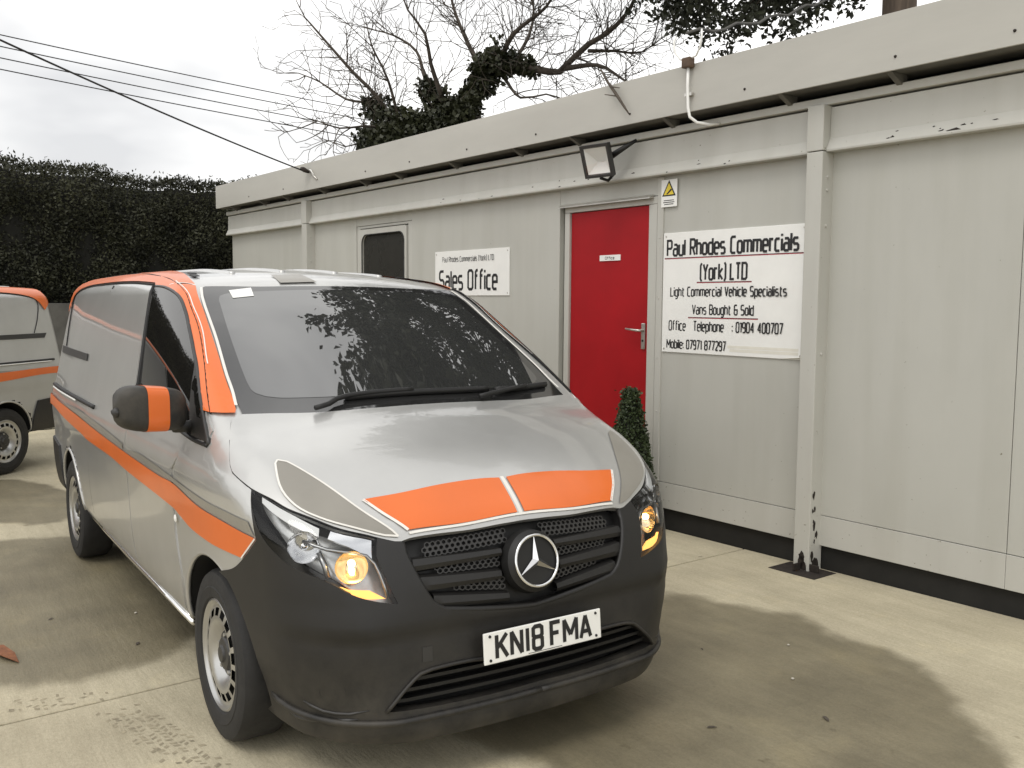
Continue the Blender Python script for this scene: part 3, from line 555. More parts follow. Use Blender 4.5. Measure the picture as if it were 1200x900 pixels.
    # ---- windscreen: black border ring and clear centre
    wsh=outline([[(.050,0,0),(.045,-.25,0),(.023,-.50,0),(-.023,-.70,0),(-.045,-.785,0)],T['windscreen'][0][1:],[T['windscreen'][0][-1]]+[T['windscreen'][2][0],(-.905,-.43,0),(-.885,-.2,0),(-.88,0,0)]],'top'); wsh[0][1]=0;wsh[-1][1]=0
    ws=sym(wsh)
    gsh=outline([[(-.045,0,0),(-.06,-.35,0),(-.095,-.58,0),(-.125,-.665,0)],[(-.125,-.665,0),(-.15,-.695,0),(-.22,-.710,0),(-.51,-.682,0),(-.80,-.643,0)],[(-.80,-.643,0),(-.845,-.625,0),(-.862,-.575,0)],[(-.862,-.575,0),(-.845,-.32,0),(-.838,0,0)]],'top'); gsh[0][1]=0;gsh[-1][1]=0
    gs=sym(gsh)
    wo_=patch('windscreen',M['screen'],gs,'top',.0045,.01,root,.045,fit=2)
    patch('windscreen_border',M['frit'],ws,'top',.003,.02,wo_,.045,holes=[gs*np.array([1,1])],fit=2)
    st=np.array([t for s_ in T['sticker'] for t in to2(s_,'top')])
    patch('paper_sticker',M['white_print'],st,'top',.0065,.0,wo_,.05)
    # ---- front bumper in black plastic with openings
    bb=[(x,y,z) for x,y,z in [(.84,0,.20),(.82,-.3,.20),(.77,-.55,.20),(.66,-.75,.20),(.50,-.86,.205),(.38,-.90,.22)]]
    bo=half_cyl([bb,[(.38,-.90,.22)]+arch_pts(0,-.25,1.05)[:],T['sil'][0][:],T['sil'][1][1:]+[(.350,-.887,1.034)],T['headlight'][2][::-1],T['headlight'][1][::-1],[T['hood'][0][8],T['hood'][0][9],T['hood'][0][10]],gr[0],gr[1],[(.83,0,.59),(.84,0,.440)],[(.84,0,.437)]+it[0],it[1][:-1]+[(.856,0,.315)]])
    bo[0][0]=0
    # keep the two openings' centre-line points on the centre line, then mirror
    bo=np.where(np.abs(bo[:,:1])<.004,bo*np.array([0,1]),bo)
    sp=[i for i in range(len(bo)) if bo[i,0]==0]
    q=bo
    patch('front_bumper',M['plastic'],q,'cyl',.006,.06,root,.04,True)
    bump=[o for o in root.children if o.name.startswith('front_bumper')]
    # join both halves into one part
    b0,b1=bump; bm=bmesh.new(); bm.from_mesh(b0.data); bm.from_mesh(b1.data); bm.to_mesh(b0.data); bm.free(); bpy.data.objects.remove(b1)
    fb=b0
    # lower lip, crease blade, intake surround
    lip=[(.856,0,.285),(.845,-.25,.283),(.80,-.55,.283),(.70,-.74,.283),(.55,-.845,.295),(.45,-.88,.31)]
    lp=on_line(lip,'cyl',.010); lp=np.concatenate([lp,lp[::-1][1:]*np.array([1,-1,1])]); MB().tube(lp,.012,8).build('bumper_lip',M['plastic'],fb,True)
    for s in (1,-1):
        fp=on_line(T['fog'][1][:-1],'cyl',.006)*np.array([1,s,1]); MB().tube(fp,[.002]+[.008]*(len(fp)-2)+[.002],6).build('fog_recess_trim',M['plastic_grey'],fb,True)
        fp=on_line(T['fog'][2],'cyl',.006)*np.array([1,s,1]); MB().tube(fp,[.002]+[.006]*(len(fp)-2)+[.002],6).build('fog_recess_trim',M['plastic_grey'],fb,True)
        c=np.array(T['fog'][0][0]); n=grad(g,c[None])[0]; c=(c+n*.004)*np.array([1,s,1]); n=n*np.array([1,s,1])
        disc_dish('fog_lamp_blank',M['plastic_dark'],c,n,.048,.012,fb)
        tq=outline([[(.814,-.463,.520),(.816,-.425,.520)],[(.816,-.425,.520),(.818,-.425,.470)],[(.818,-.425,.470),(.816,-.463,.470)]],'cyl'); 
    tow=patch('towing_cover',M['plastic_grey'],tq,'cyl',.008,.004,fb,.03)
    sur=openline([[(.84,0,.445)]+it[0]],'cyl'); S=onto(sur,'cyl'); S=S+grad(g,S)*.010; S=np.concatenate([S[::-1]*np.array([1,1,1]),S[1:]*np.array([1,-1,1])])
    MB().tube(S,.007,8).build('intake_surround',M['plastic'],fb,True)
    # ---- intake: dark back and three slats
    ib=symc(half_cyl([[(.84,0,.455),(.83,-.3,.46),(.82,-.5,.45)],[(.82,-.5,.45),(.80,-.62,.31)],[(.80,-.62,.31),(.85,-.2,.295),(.856,0,.295)]]))
    patch('intake_backing',M['liner'],ib,'cyl',-.085,0,fb,.06)
    for zt,wd in ((.345,.575),(.378,.535),(.410,.49)):
        mb=MB(); n=24; ys=np.linspace(-wd,wd,n+1)
        S=onto(np.stack([np.arctan2(ys,np.sqrt(1.15**2-ys*ys)),np.full(n+1,zt)],-1),'cyl'); n_=grad(g,S)
        for i in range(n+1):
            a=S[i]-n_[i]*.018; b_=S[i]-n_[i]*.06
            mb.V+=[tuple(a+[0,0,.006]),tuple(a-[0,0,.006]),tuple(b_+[0,0,-.004]),tuple(b_+[0,0,.008])]
            if i: k=4*(i-1); mb.F+=[(k+j,k+(j+1)%4,k+4+(j+1)%4,k+4+j) for j in range(4)]
        mb.build('intake_slat',M['plastic_dark'],fb)
    # ---- radiator grille
    gb=symc(half_cyl([[(.70,0,.90)]+[(p[0],p[1],p[2]+.008) for p in gr_top[1:]],[(p[0],p[1]-.02,p[2]-.005) for p in gr[0]],[(p[0],p[1],p[2]-.012) for p in gr[1]]]))
    grille=patch('radiator_grille',M['plastic_dark'],gb,'cyl',-.050,0,root,.05)
    def gpts(L_,s):
        """(y, z, offset) triples -> points following the front"""
        L_=np.array(L_); S=onto(np.stack([np.arctan2(-L_[:,0],1.06),L_[:,1]],-1),'cyl'); return (S+grad(g,S)*L_[:,2:])*np.array([1,s,1])
    rows=[((.465,.797),(.115,.800),.024),((.437,.733),(.125,.722),.030),((.390,.668),(.10,.640),.028)]
    for s in (1,-1):
        for (y0,z0),(y1,z1),hh in rows:
            mb=MB(); n=14; L_=[]
            for i in range(n+1):
                t=i/n; y=y0+(y1-y0)*t; z=z0+(z1-z0)*t; h=hh*(1.25-.45*t)
                L_+=[(y,zz,of) for zz,of in ((z+h*.9,-.030),(z+h*.55,-.006),(z-h*.2,-.002),(z-h*.7,-.010),(z-h*.8,-.045))]
                if i: k=5*(i-1); mb.F+=[(k+j,k+j+1,k+6+j,k+5+j) for j in range(4)]
            mb.V=[tuple(p) for p in gpts(L_,s)]; mb.build('grille_slat',M['plastic'],grille,auto=.6)
        for z0a,z1a,ya,yb in ((.824,.872,.42,.085),(.757,.795,.375,.13),(.683,.722,.315,.115)):
            hexs=MB(); st_=.0225; nr=3; L_=[]
            for j in range(nr):
                for i in range(int((ya-yb)/st_)+1):
                    yc=yb+(i+.5*(j%2))*st_; sl=(yc-yb)/(ya-yb)
                    zc=z0a+(z1a-z0a)*(j+.5)/nr-(.012 if z0a>.8 else -.006 if z0a>.7 else -.022)*(sl-.5)*1.2
                    if yc>ya: continue
                    b=len(L_)
                    L_+=[(yc+rr*math.cos(math.pi/3*k+math.pi/6),zc+rr*.80*math.sin(math.pi/3*k+math.pi/6),of) for rr,of in ((.0135,-.022),(.0085,-.022),(.0080,-.034)) for k in range(6)]
                    for q_ in (0,6): hexs.F+=[(b+q_+k,b+q_+(k+1)%6,b+q_+6+(k+1)%6,b+q_+6+k) for k in range(6)]
            hexs.V=[tuple(p) for p in gpts(L_,s)]; tag(hexs.build('grille_mesh',M['plastic_grey'],grille),kind='stuff')
    # grille surround
    sr=openline(gr,'cyl'); S=onto(sr,'cyl'); S=S+grad(g,S)*-.004; S=np.concatenate([S,(S[:-1]*np.array([1,-1,1]))[::-1]])
    MB().tube(S,.011,8).build('grille_surround',M['plastic'],grille,True)
    # ---- three pointed star in a ring on a round boss
    ec=Vector((.829,0,.757)); tilt=math.radians(-14)
    em=empty('star_emblem',None,None,tuple(ec),(0,tilt,0)); em.parent=root
    MB().lathe([(.118,-.045),(.112,-.010),(.100,-.002),(.094,.004),(.0,.004)],48,'x').build('emblem_boss',M['plastic_dark'],em,auto=.5)
    ring=MB(); ring.tube([(.012,.092*math.cos(t),.092*math.sin(t)) for t in np.linspace(0,2*math.pi,49)],.0060,8,False); ring.build('emblem_ring',M['chrome'],em,True)
    star=MB()
    for k in range(3):
        a=math.pi/2+k*2*math.pi/3; d=np.array([0,math.cos(a),math.sin(a)]); p=np.array([0,-math.sin(a),math.cos(a)])
        tip=d*.092+np.array([.012,0,0]); l_=p*.0150+d*.0087+np.array([.008,0,0]); r_=-p*.0150+d*.0087+np.array([.008,0,0]); apex=np.array([.024,0,0])
        star.poly([apex,l_,tip]); star.poly([apex,tip,r_]); 
    star.build('emblem_star',M['chrome'],em)
    # ---- number plate
    np_=empty('number_plate',None,None,(.893,0,.493),(math.radians(-4.7),0,math.pi/2)); np_.parent=root
    # local frame: x to the van's left seen from the front becomes the reading direction, -y faces forward
    MB().box((-.26,.0,-.0555),(.26,.008,.0555)).build('plate',M['white_print'],np_,bevel=.004)
    lettering('KN|8 FMA',.415,.081,.0152,(-.0,0,-.0385),M['black_print'],np_,front=-.0012,gapw=1.35,space=1.6,step=.00006)
    for x in (-.235,.235):
        for z in (-.042,.042): MB().lathe([(.0055,0),(.0045,-.004),(0,-.0045)],10,'y',(x,0,z)).build('plate_screw',M['black_print'],np_)
    MB().box((-.075,-.0012,-.0495),(.075,-.0008,-.0475)).build('maker_line',M['plastic_grey'],np_)
    # ---- headlights
    for s in (1,-1):
        hp=hl*np.array([s,1]) if s==1 else hl*np.array([-1,1])
        hroot=empty('headlight',None,None,(0,0,0)); hroot.parent=root
        big=np.array(hp); cen=big.mean(0); big=cen+(big-cen)*1.05
        patch('lamp_housing',M['lamp_silver'],big,'cyl',-.075,0,hroot,.03)
        patch('lens',M['lens'],hp,'cyl',.004,.0,hroot,.03)
        sy=np.array([1,s,1])
        lc=np.array(T['lamp_c'][1][0]); n=grad(g,lc[None])[0]; dirn=np.array([.86,-.30,.05]); 
        c2=(lc-n*.018)*sy; disc_dish('reflector',M['amber'],c2,dirn*sy,.056,.055,hroot)
        MB().lathe([(0.0,-.012),(.010,-.008),(.013,.003),(.010,.013),(0,.017)],16,'x',tuple(c2-dirn*sy*.018+np.array([0,0,.012]))).build('bulb',M['bulb'],hroot,True)
        lc=np.array(T['lamp_c'][0][0]); n=grad(g,lc[None])[0]; c1=(lc-n*.014)*sy
        disc_dish('reflector',M['chrome'],c1,np.array([.80,-.5,.05])*sy,.055,.05,hroot)
        MB().tube([tuple(c1+np.array([.80,-.5,.05])*sy*(-.045)),tuple(c1+np.array([.80,-.5,.05])*sy*(-.012))],.012,10).build('bulb_cap',M['chrome'],hroot,True)
        # bezel between the lamps, strip light above, reflector below made to emit the bulb's amber glow
        patch('running_light',M['white_print'],half_cyl(T['drl'])*np.array([s,1]),'cyl',-.008,.01,hroot,.03)
        patch('side_reflector',M['chrome'],half_cyl(T['drl2'])*np.array([s,1]),'cyl',-.012,.01,hroot,.03)
        am=half_cyl([[(.7035,-.735,.752),(.735,-.69,.742),(.765,-.63,.733)],[(.765,-.63,.733),(.780,-.575,.700)],[(.780,-.575,.700),(.760,-.65,.708),(.715,-.725,.742)]])
        patch('glowing_reflector',M['glow'],am*np.array([s,1]),'cyl',-.014,.01,hroot,.03)
        bz=on_line([(.66,-.775,.86),(.685,-.765,.82),(.70,-.76,.775)],'cyl',-.020)*sy
        MB().tube(bz,.010,6).build('bezel',M['steel'],hroot,True)
        bz=on_line([(.60,-.80,.865+.03),(.66,-.735,.868),(.72,-.62,.84),(.752,-.585,.78),(.777,-.565,.70)],'cyl',-.010)*sy
        MB().tube(bz,.006,6).build('bezel',M['steel'],hroot,True)
    # ---- mirrors
    for s in (1,):
        mr=empty('door_mirror',None,None,(-.250,-s*1.090,1.280),(0,math.radians(0),math.radians(12*s))); mr.parent=root
        def shell(name,m,lo,hi,off,parent,n=22,k=36):
            mb=MB()
            for i in range(n+1):
                u=lo+(hi-lo)*i/n                              # along the mirror's width, -1..1
                q_=5.5 if u<0 else 3.6; e=(1-abs(u)**q_)**(1/2.3) if abs(u)<1 else 0
                hgt=(.088+.004*u)*e+off; dep=.075*e+off
                for j in range(k):
                    t=2*math.pi*j/k; cx,cz=math.cos(t),math.sin(t); p=2/4.2
                    x=math.copysign(abs(cx)**p,cx)*dep; z=math.copysign(abs(cz)**p,cz)*hgt
                    if x<0: x*=.75
                    mb.V.append((x,-u*s*.142,z+.012*u))
            for i in range(n):
                for j in range(k): mb.F.append((i*k+j,i*k+(j+1)%k,(i+1)*k+(j+1)%k,(i+1)*k+j))
            return mb.build(name,m,parent,True)
        shell('mirror_shell',M['plastic'],-1,1,0,mr); shell('orange_band',M['orange'],-.34,.26,.002,mr,8)
        MB().tube([(.01,s*.10,-.075),(.0,s*.16,-.085),(.015,s*.225,-.075)],[.03,.024,.034],10).build('mirror_arm',M['plastic'],mr,True)
        MB().lathe([(0,-.014),(.014,-.010),(.020,0),(.014,.010),(0,.014)],16,'x',(.02,-s*.136,-.005)).build('indicator',M['plastic_grey'],mr,True)
    # ---- handles, side marker, wipers, roof covers
    for s in (1,-1):
        for dr,x in ((doors[0 if s==1 else 1],-1.20),(sdoors[0 if s==1 else 1],-1.50)):
            P=on_line([(x-.10,-.93,1.125),(x,-.93,1.128),(x+.10,-.93,1.125)],'side',.030)*np.array([1,s,1])
            MB().tube(P,[.012]+[.018]*(len(P)-2)+[.012],10).build('door_handle',M['plastic'],dr,True)
        P=np.array(T['repeater'][0][0]); n=grad(g,P[None])[0]; d=n*np.array([1,s,1])
        disc_dish('side_marker',M['white_print'],(P+n*.012)*np.array([1,s,1]),d,.017,-.006,root,18)
    wp=lambda pts,off: on_line(pts,'top',off)
    for pts,arm in (([(-.035,-.36,0),(-.030,-.10,0),(-.030,.14,0),(-.040,.34,0)],[(.018,-.515,0),(.004,-.45,0),(-.030,-.36,0),(-.034,-.05,0)]),([(-.035,.38,0),(-.060,.54,0),(-.105,.71,0)],[(.034,.25,0),(.0,.36,0),(-.060,.56,0)])):
        wpr=empty('wiper',None,None); wpr.parent=root
        P=wp(arm,.028); MB().tube(P,.011,6).build('wiper_arm',M['plastic_dark'],wpr,True)
        P=wp(pts,.016); MB().tube(P,.014,6).build('wiper_blade',M['plastic_dark'],wpr,True)
    for x,y in ((-1.392,-.602),(-1.25,-.628)):
        patch('roof_mount_cover',M['plastic_dark'],np.array([(x-.05,y-.012),(x+.05,y-.018),(x+.05,y+.012),(x-.05,y+.018)]),'top',.006,.004,root,.05,True)
    rv=lambda y:[(-3.9,y,0),(-2.5,y,0),(-1.30,y,0)]
    for y in (-.42,-.15): strip_tube('roof_rib',M['silver'],rv(y),'top',.018,root,-.010,True)
    # ---- wheels
    for x in (0.,-3.2):
        for s in (-1,1): make_wheel(root,x,s)
    return root
van=make_van('silver van with headlights lit and orange bonnet, parked nose-out in front of the red door',(0,0,0),0)
van2=copy_tree(van); van2.location=(-5.40,-3.88,0); van2.rotation_euler=(0,0,math.radians(-46))
van2['label']='second silver and orange van parked side-on by the hedge, cut off at left'
# ---------------------------------------------------------------- yard: concrete slabs with open joints, damp stains
def ground_material():
    m=bpy.data.materials.new('yard_concrete'); m.use_nodes=True; n=m.node_tree.nodes; l=m.node_tree.links.new
    b=n['Principled BSDF']; geo=n.new('ShaderNodeNewGeometry'); P=geo.outputs['Position']
    def noise(scale,detail=6,rough=.6,stretch=None):
        z=n.new('ShaderNodeTexNoise'); z.inputs['Scale'].default_value=scale; z.inputs['Detail'].default_value=detail; z.inputs['Roughness'].default_value=rough
        if stretch:
            mp=n.new('ShaderNodeMapping'); mp.inputs['Scale'].default_value=stretch[:3]; mp.inputs['Rotation'].default_value=(0,0,stretch[3]); l(P,mp.inputs[0]); l(mp.outputs[0],z.inputs['Vector'])
        else: l(P,z.inputs['Vector'])
        return z.outputs[0]
    def math_(op,a,b_=None,c=None):
        q=n.new('ShaderNodeMath'); q.operation=op
        for i,v in enumerate((a,b_,c)):
            if v is None: continue
            if isinstance(v,(int,float)): q.inputs[i].default_value=v
            else: l(v,q.inputs[i])
        return q.outputs[0]
    def ramp(v,p0,p1,c0,c1):
        r=n.new('ShaderNodeValToRGB'); r.color_ramp.elements[0].position=p0; r.color_ramp.elements[1].position=p1
        r.color_ramp.elements[0].color=(*c0,1); r.color_ramp.elements[1].color=(*c1,1); l(v,r.inputs[0]); return r.outputs[0]
    def mixc(f,a,b_,mode='MIX'):
        q=n.new('ShaderNodeMix'); q.data_type='RGBA'; q.blend_type=mode
        for i,v in ((0,f),(6,a),(7,b_)):
            if isinstance(v,(int,float)): q.inputs[i].default_value=v
            elif isinstance(v,tuple): q.inputs[i].default_value=(*v,1)
            else: l(v,q.inputs[i])
        return q.outputs[2]
    base=ramp(noise(.9),.3,.72,(.39,.347,.25),(.60,.545,.40))
    streak=ramp(noise(2.2,7,.65,(1,6,1,.06)),.35,.7,(.78,.77,.74),(1.05,1.05,1.05))
    fine=ramp(noise(55,4,.7),.3,.7,(.88,.88,.87),(1.08,1.08,1.08))
    pale=ramp(noise(1.7,6,.62),.55,.72,(1,1,1),(1.28,1.25,1.15))
    col=mixc(.55,base,mixc(1.0,base,streak,'MULTIPLY')); col=mixc(1.0,col,fine,'MULTIPLY'); col=mixc(.7,col,mixc(1.0,col,pale,'MULTIPLY'))
    # damp stains with ragged outlines
    sep=n.new('ShaderNodeSeparateXYZ'); l(P,sep.inputs[0])
    wob=math_('MULTIPLY',math_('SUBTRACT',noise(1.3,3,.5),.5),.55); wob2=math_('MULTIPLY',math_('SUBTRACT',noise(6,5,.6),.5),.10)
    wob=math_('ADD',wob,wob2)
    wet=None
    for cx,cy,rx,ry,ang in ((.42,1.02,1.46,1.12,.1),(-2.5,-1.35,1.62,1.22,.35),(-5.6,-1.2,1.2,.7,0.3),(-1.6,.2,1.9,1.0,0)):
        dx=math_('SUBTRACT',sep.outputs[0],cx);dy=math_('SUBTRACT',sep.outputs[1],cy); ca,sa=math.cos(ang),math.sin(ang)
        ex=math_('DIVIDE',math_('ADD',math_('MULTIPLY',dx,ca),math_('MULTIPLY',dy,sa)),rx); ey=math_('DIVIDE',math_('SUBTRACT',math_('MULTIPLY',dy,ca),math_('MULTIPLY',dx,sa)),ry)
        d=math_('SQRT',math_('ADD',math_('MULTIPLY',ex,ex),math_('MULTIPLY',ey,ey)))
        e=math_('SUBTRACT',math_('ADD',1.0,wob),d); wet=e if wet is None else math_('MAXIMUM',wet,e)
    wetm=n.new('ShaderNodeMapRange'); wetm.interpolation_type='SMOOTHSTEP'; wetm.inputs[1].default_value=-.03; wetm.inputs[2].default_value=.08; l(wet,wetm.inputs[0])
    damp=mixc(1.0,col,ramp(noise(2.5,6,.6),.3,.7,(.36,.35,.315),(.51,.495,.445)),'MULTIPLY')
    col=mixc(wetm.outputs[0],col,damp)
    # small dark blotches and green-brown algae along the wall
    sp=ramp(noise(9,3,.5),.70,.76,(1,1,1),(.62,.60,.56)); col=mixc(.8,col,mixc(1.0,col,sp,'MULTIPLY'))
    agg=n.new('ShaderNodeTexVoronoi'); agg.inputs['Scale'].default_value=140; l(P,agg.inputs['Vector']); ag=ramp(agg.outputs['Distance'],.05,.6,(.80,.79,.77),(1.06,1.06,1.06)); col=mixc(.55,col,mixc(1.0,col,ag,'MULTIPLY'))
    scr=ramp(noise(3.2,8,.75,(1.2,14,1,.5)),.60,.66,(1,1,1),(.74,.72,.68)); col=mixc(.5,col,mixc(1.0,col,scr,'MULTIPLY'))
    l(col,b.inputs['Base Color'])
    rg=n.new('ShaderNodeMapRange'); rg.inputs[3].default_value=.82; rg.inputs[4].default_value=.55; l(wetm.outputs[0],rg.inputs[0]); l(rg.outputs[0],b.inputs['Roughness'])
    bp=n.new('ShaderNodeBump'); bp.inputs['Strength'].default_value=.35; bp.inputs['Distance'].default_value=.006
    l(math_('ADD',noise(70,5,.7),math_('MULTIPLY',noise(9,6,.6,(1,5,1,.06)),1.6)),bp.inputs['Height']); l(bp.outputs[0],b.inputs['Normal'])
    return m
M['concrete']=ground_material()
M['earth']=mat('dirt_base',(.10,.09,.065),.95,0,noise=.3,scale=3)
BA=math.radians(3.695783); BO=(-1.64527976,2.93952457,0.); BROT=(0,.0065,BA)
ct,st_=math.cos(BA),math.sin(BA)
def bld(u,v,z=0.): return (BO[0]+u*ct-v*st_,BO[1]+u*st_+v*ct,z)
gr_o=MB().poly([(-400,-400,-.022),(400,-400,-.022),(400,400,-.022),(-400,400,-.022)]).build('ground',M['earth'])
gr_o['kind']='structure'
jn=[-17.3,-11.27,-5.26,.755,6.77,12.8]; jv=[-14.6,-9.3,.03]
for i in range(len(jn)-1):
    for j in range(len(jv)-1):
        gap=.007
        q=[(jn[i]+gap,jv[j]+gap),(jn[i+1]-gap,jv[j]+gap),(jn[i+1]-gap,jv[j+1]-gap),(jn[i]+gap,jv[j+1]-gap)]
        n_=[( max(abs(0),1)) for _ in q]
        mb=MB(); top=[bld(*p,0) for p in q]; ch=[bld(a+(.004 if k in(0,3) else -.004),b_+(.004 if k<2 else -.004),0) for k,(a,b_) in enumerate(q)]
        mid=[(x,y,-.004) for x,y,_ in top]; bot=[(x,y,-.021) for x,y,_ in top]
        mb.V=ch+mid+bot; mb.F=[(0,1,2,3)]+[(k+4,(k+1)%4+4,(k+1)%4,k) for k in range(4)]+[(k+8,(k+1)%4+8,(k+1)%4+4,k+4) for k in range(4)]
        mb.build('concrete_slab',M['concrete'],gr_o)
# muddy tyre prints: rows of little flat lugs
M['mud']=mat('dried_mud',(.325,.285,.20),.95,0,noise=.35,scale=20)
def tyre_print(name,a,b,wid,rows):
    a=np.array(a);b=np.array(b);d=(b-a);L_=np.linalg.norm(d);d/=L_;p=np.array([-d[1],d[0]]); mb=MB(); k=0
    r2=np.random.default_rng(int(abs(a[0])*1000)); t=0
    while t<L_:
        for r in range(rows):
            if r2.random()<.30+.25*abs(t/L_-.5)*2: continue
            o=(r-(rows-1)/2)*wid/rows+r2.normal()*.003; c=a+d*(t+(.012 if r%2 else 0)+r2.normal()*.004)+p*o; h=wid/rows*.36*r2.uniform(.6,1.1); l_=.008*r2.uniform(.6,1.4); sk=.010*(1 if r%2 else -1)
            mb.poly([(*(c-d*l_-p*h),.0012),(*(c+d*l_-p*h+d*0),.0012),(*(c+d*(l_+sk)+p*h),.0012),(*(c+d*(-l_+sk)+p*h),.0012)])
        t+=.034
    tag(mb.build(name,M['mud'],gr_o),kind='stuff')
tyre_print('tyre_print',(-.50,-1.19),(.30,-1.02),.19,6)
tyre_print('tyre_print',(-.80,-1.56),(-.62,-1.20),.17,5)

# ---------------------------------------------------------------- the cabin office
def wall_paint(name,c,bottom=True):
    m=mat(name,c,.5,0,noise=.05,scale=1.1,bump=.12,bscale=2.2,stretch=(1,1,.6)); n=m.node_tree.nodes; l=m.node_tree.links.new; b=n['Principled BSDF']
    src=b.inputs['Base Color'].links[0].from_socket; t=n.new('ShaderNodeTexCoord'); mp=n.new('ShaderNodeMapping'); mp.inputs['Scale'].default_value=(2.6,2.6,.25); l(t.outputs['Object'],mp.inputs[0])
    z=n.new('ShaderNodeTexNoise'); z.inputs['Scale'].default_value=2.2; z.inputs['Detail'].default_value=5; l(mp.outputs[0],z.inputs['Vector'])
    r=n.new('ShaderNodeValToRGB'); r.color_ramp.elements[0].position=.33; r.color_ramp.elements[0].color=(.80,.79,.75,1); r.color_ramp.elements[1].position=.56; r.color_ramp.elements[1].color=(1,1,1,1); l(z.outputs[0],r.inputs[0])
    x=n.new('ShaderNodeMix'); x.data_type='RGBA'; x.blend_type='MULTIPLY'; x.inputs[0].default_value=.28; l(src,x.inputs[6]); l(r.outputs[0],x.inputs[7]); col=x.outputs[2]
    # specks of rust and algae, denser near the foot of the wall
    z2=n.new('ShaderNodeTexNoise'); z2.inputs['Scale'].default_value=38; z2.inputs['Detail'].default_value=3; l(t.outputs['Object'],z2.inputs['Vector'])
    sp=n.new('ShaderNodeSeparateXYZ'); l(t.outputs['Object'],sp.inputs[0]); mr=n.new('ShaderNodeMapRange'); mr.inputs[1].default_value=.15; mr.inputs[2].default_value=.75; mr.inputs[3].default_value=.045; mr.inputs[4].default_value=0.; l(sp.outputs[2],mr.inputs[0])
    ad=n.new('ShaderNodeMath'); l(z2.outputs[0],ad.inputs[0]); l(mr.outputs[0],ad.inputs[1])
    r2=n.new('ShaderNodeValToRGB'); r2.color_ramp.elements[0].position=.72; r2.color_ramp.elements[0].color=(0,0,0,1); r2.color_ramp.elements[1].position=.78; r2.color_ramp.elements[1].color=(1,1,1,1); l(ad.outputs[0],r2.inputs[0])
    y=n.new('ShaderNodeMix'); y.data_type='RGBA'; l(r2.outputs[0],y.inputs[0]); l(col,y.inputs[6]); y.inputs[7].default_value=(.17,.15,.10,1); l(y.outputs[2],b.inputs['Base Color'])
    return m
M['wall']=wall_paint('grey_cabin_paint',(.47,.468,.428))
M['trim']=wall_paint('grey_trim_paint',(.50,.495,.455))
M['fascia']=mat('fascia_paint',(.475,.465,.425),.5,0,noise=.08,scale=1.1,bump=.04,bscale=25,stretch=(.5,1,2))
M['plinth']=mat('black_plinth',(.010,.0095,.008),.8,0,noise=.3)
M['red']=mat('red_door_paint',(.34,.005,.009),.5,0,noise=.10,scale=2.5,bump=.03,bscale=60,spec=.25)
M['metal']=mat('satin_metal',(.60,.58,.54),.3,.9,noise=.08)
M['rust']=mat('rust_stain',(.022,.016,.012),.9,0,noise=.4,scale=30)
M['bracket']=mat('bracket_and_soffit_shade',(.12,.115,.10),.8,0,noise=.2)
M['tape']=mat('yellowed_tape',(.74,.72,.64),.45,0,noise=.06)
M['pane']=mat('dark_pane',(.035,.034,.030),.25,0,noise=.15,scale=3)
M['roof']=mat('roof_felt',(.10,.10,.095),.9,0,noise=.2)
cab=empty('cabin_office','long grey flat-roofed cabin with a red door, office signs and deep fascia','building',BO,BROT)
def bb(name,lo,hi,m,parent=cab,bev=.004): return MB().box(lo,hi).build(name,m,parent,bevel=bev)
UL,UR=-8.59,8.2
bb('core_wall',(UL+.02,.06,.10),(UR-.02,2.7,3.02),M['wall'],bev=0)
bb('plinth',(UL+.01,.028,-.3),(UR-.01,.30,.166),M['plinth'],bev=0)
cuts=[UL,-6.02,-4.82,-3.62,-1.24]; cuts2=[-.10,1.31,2.545,3.79,5.03,6.27,UR]
for a,b in list(zip(cuts[:-1],cuts[1:]))+list(zip(cuts2[:-1],cuts2[1:])):
    if (a,b)==(-4.82,-3.62):
        bb('wall_panel',(a+.002,.0,.365),(b-.002,.05,1.58),M['wall'],bev=.002); bb('wall_panel',(a+.002,.0,2.56),(b-.002,.05,2.66),M['wall'],bev=.002)
    else: bb('wall_panel',(a+.002,.0,.365),(b-.002,.05,2.66),M['wall'],bev=.002)
    bb('skirting',(a+.001,-.004,.167),(b-.001,.05,.361),M['trim'],bev=.002)
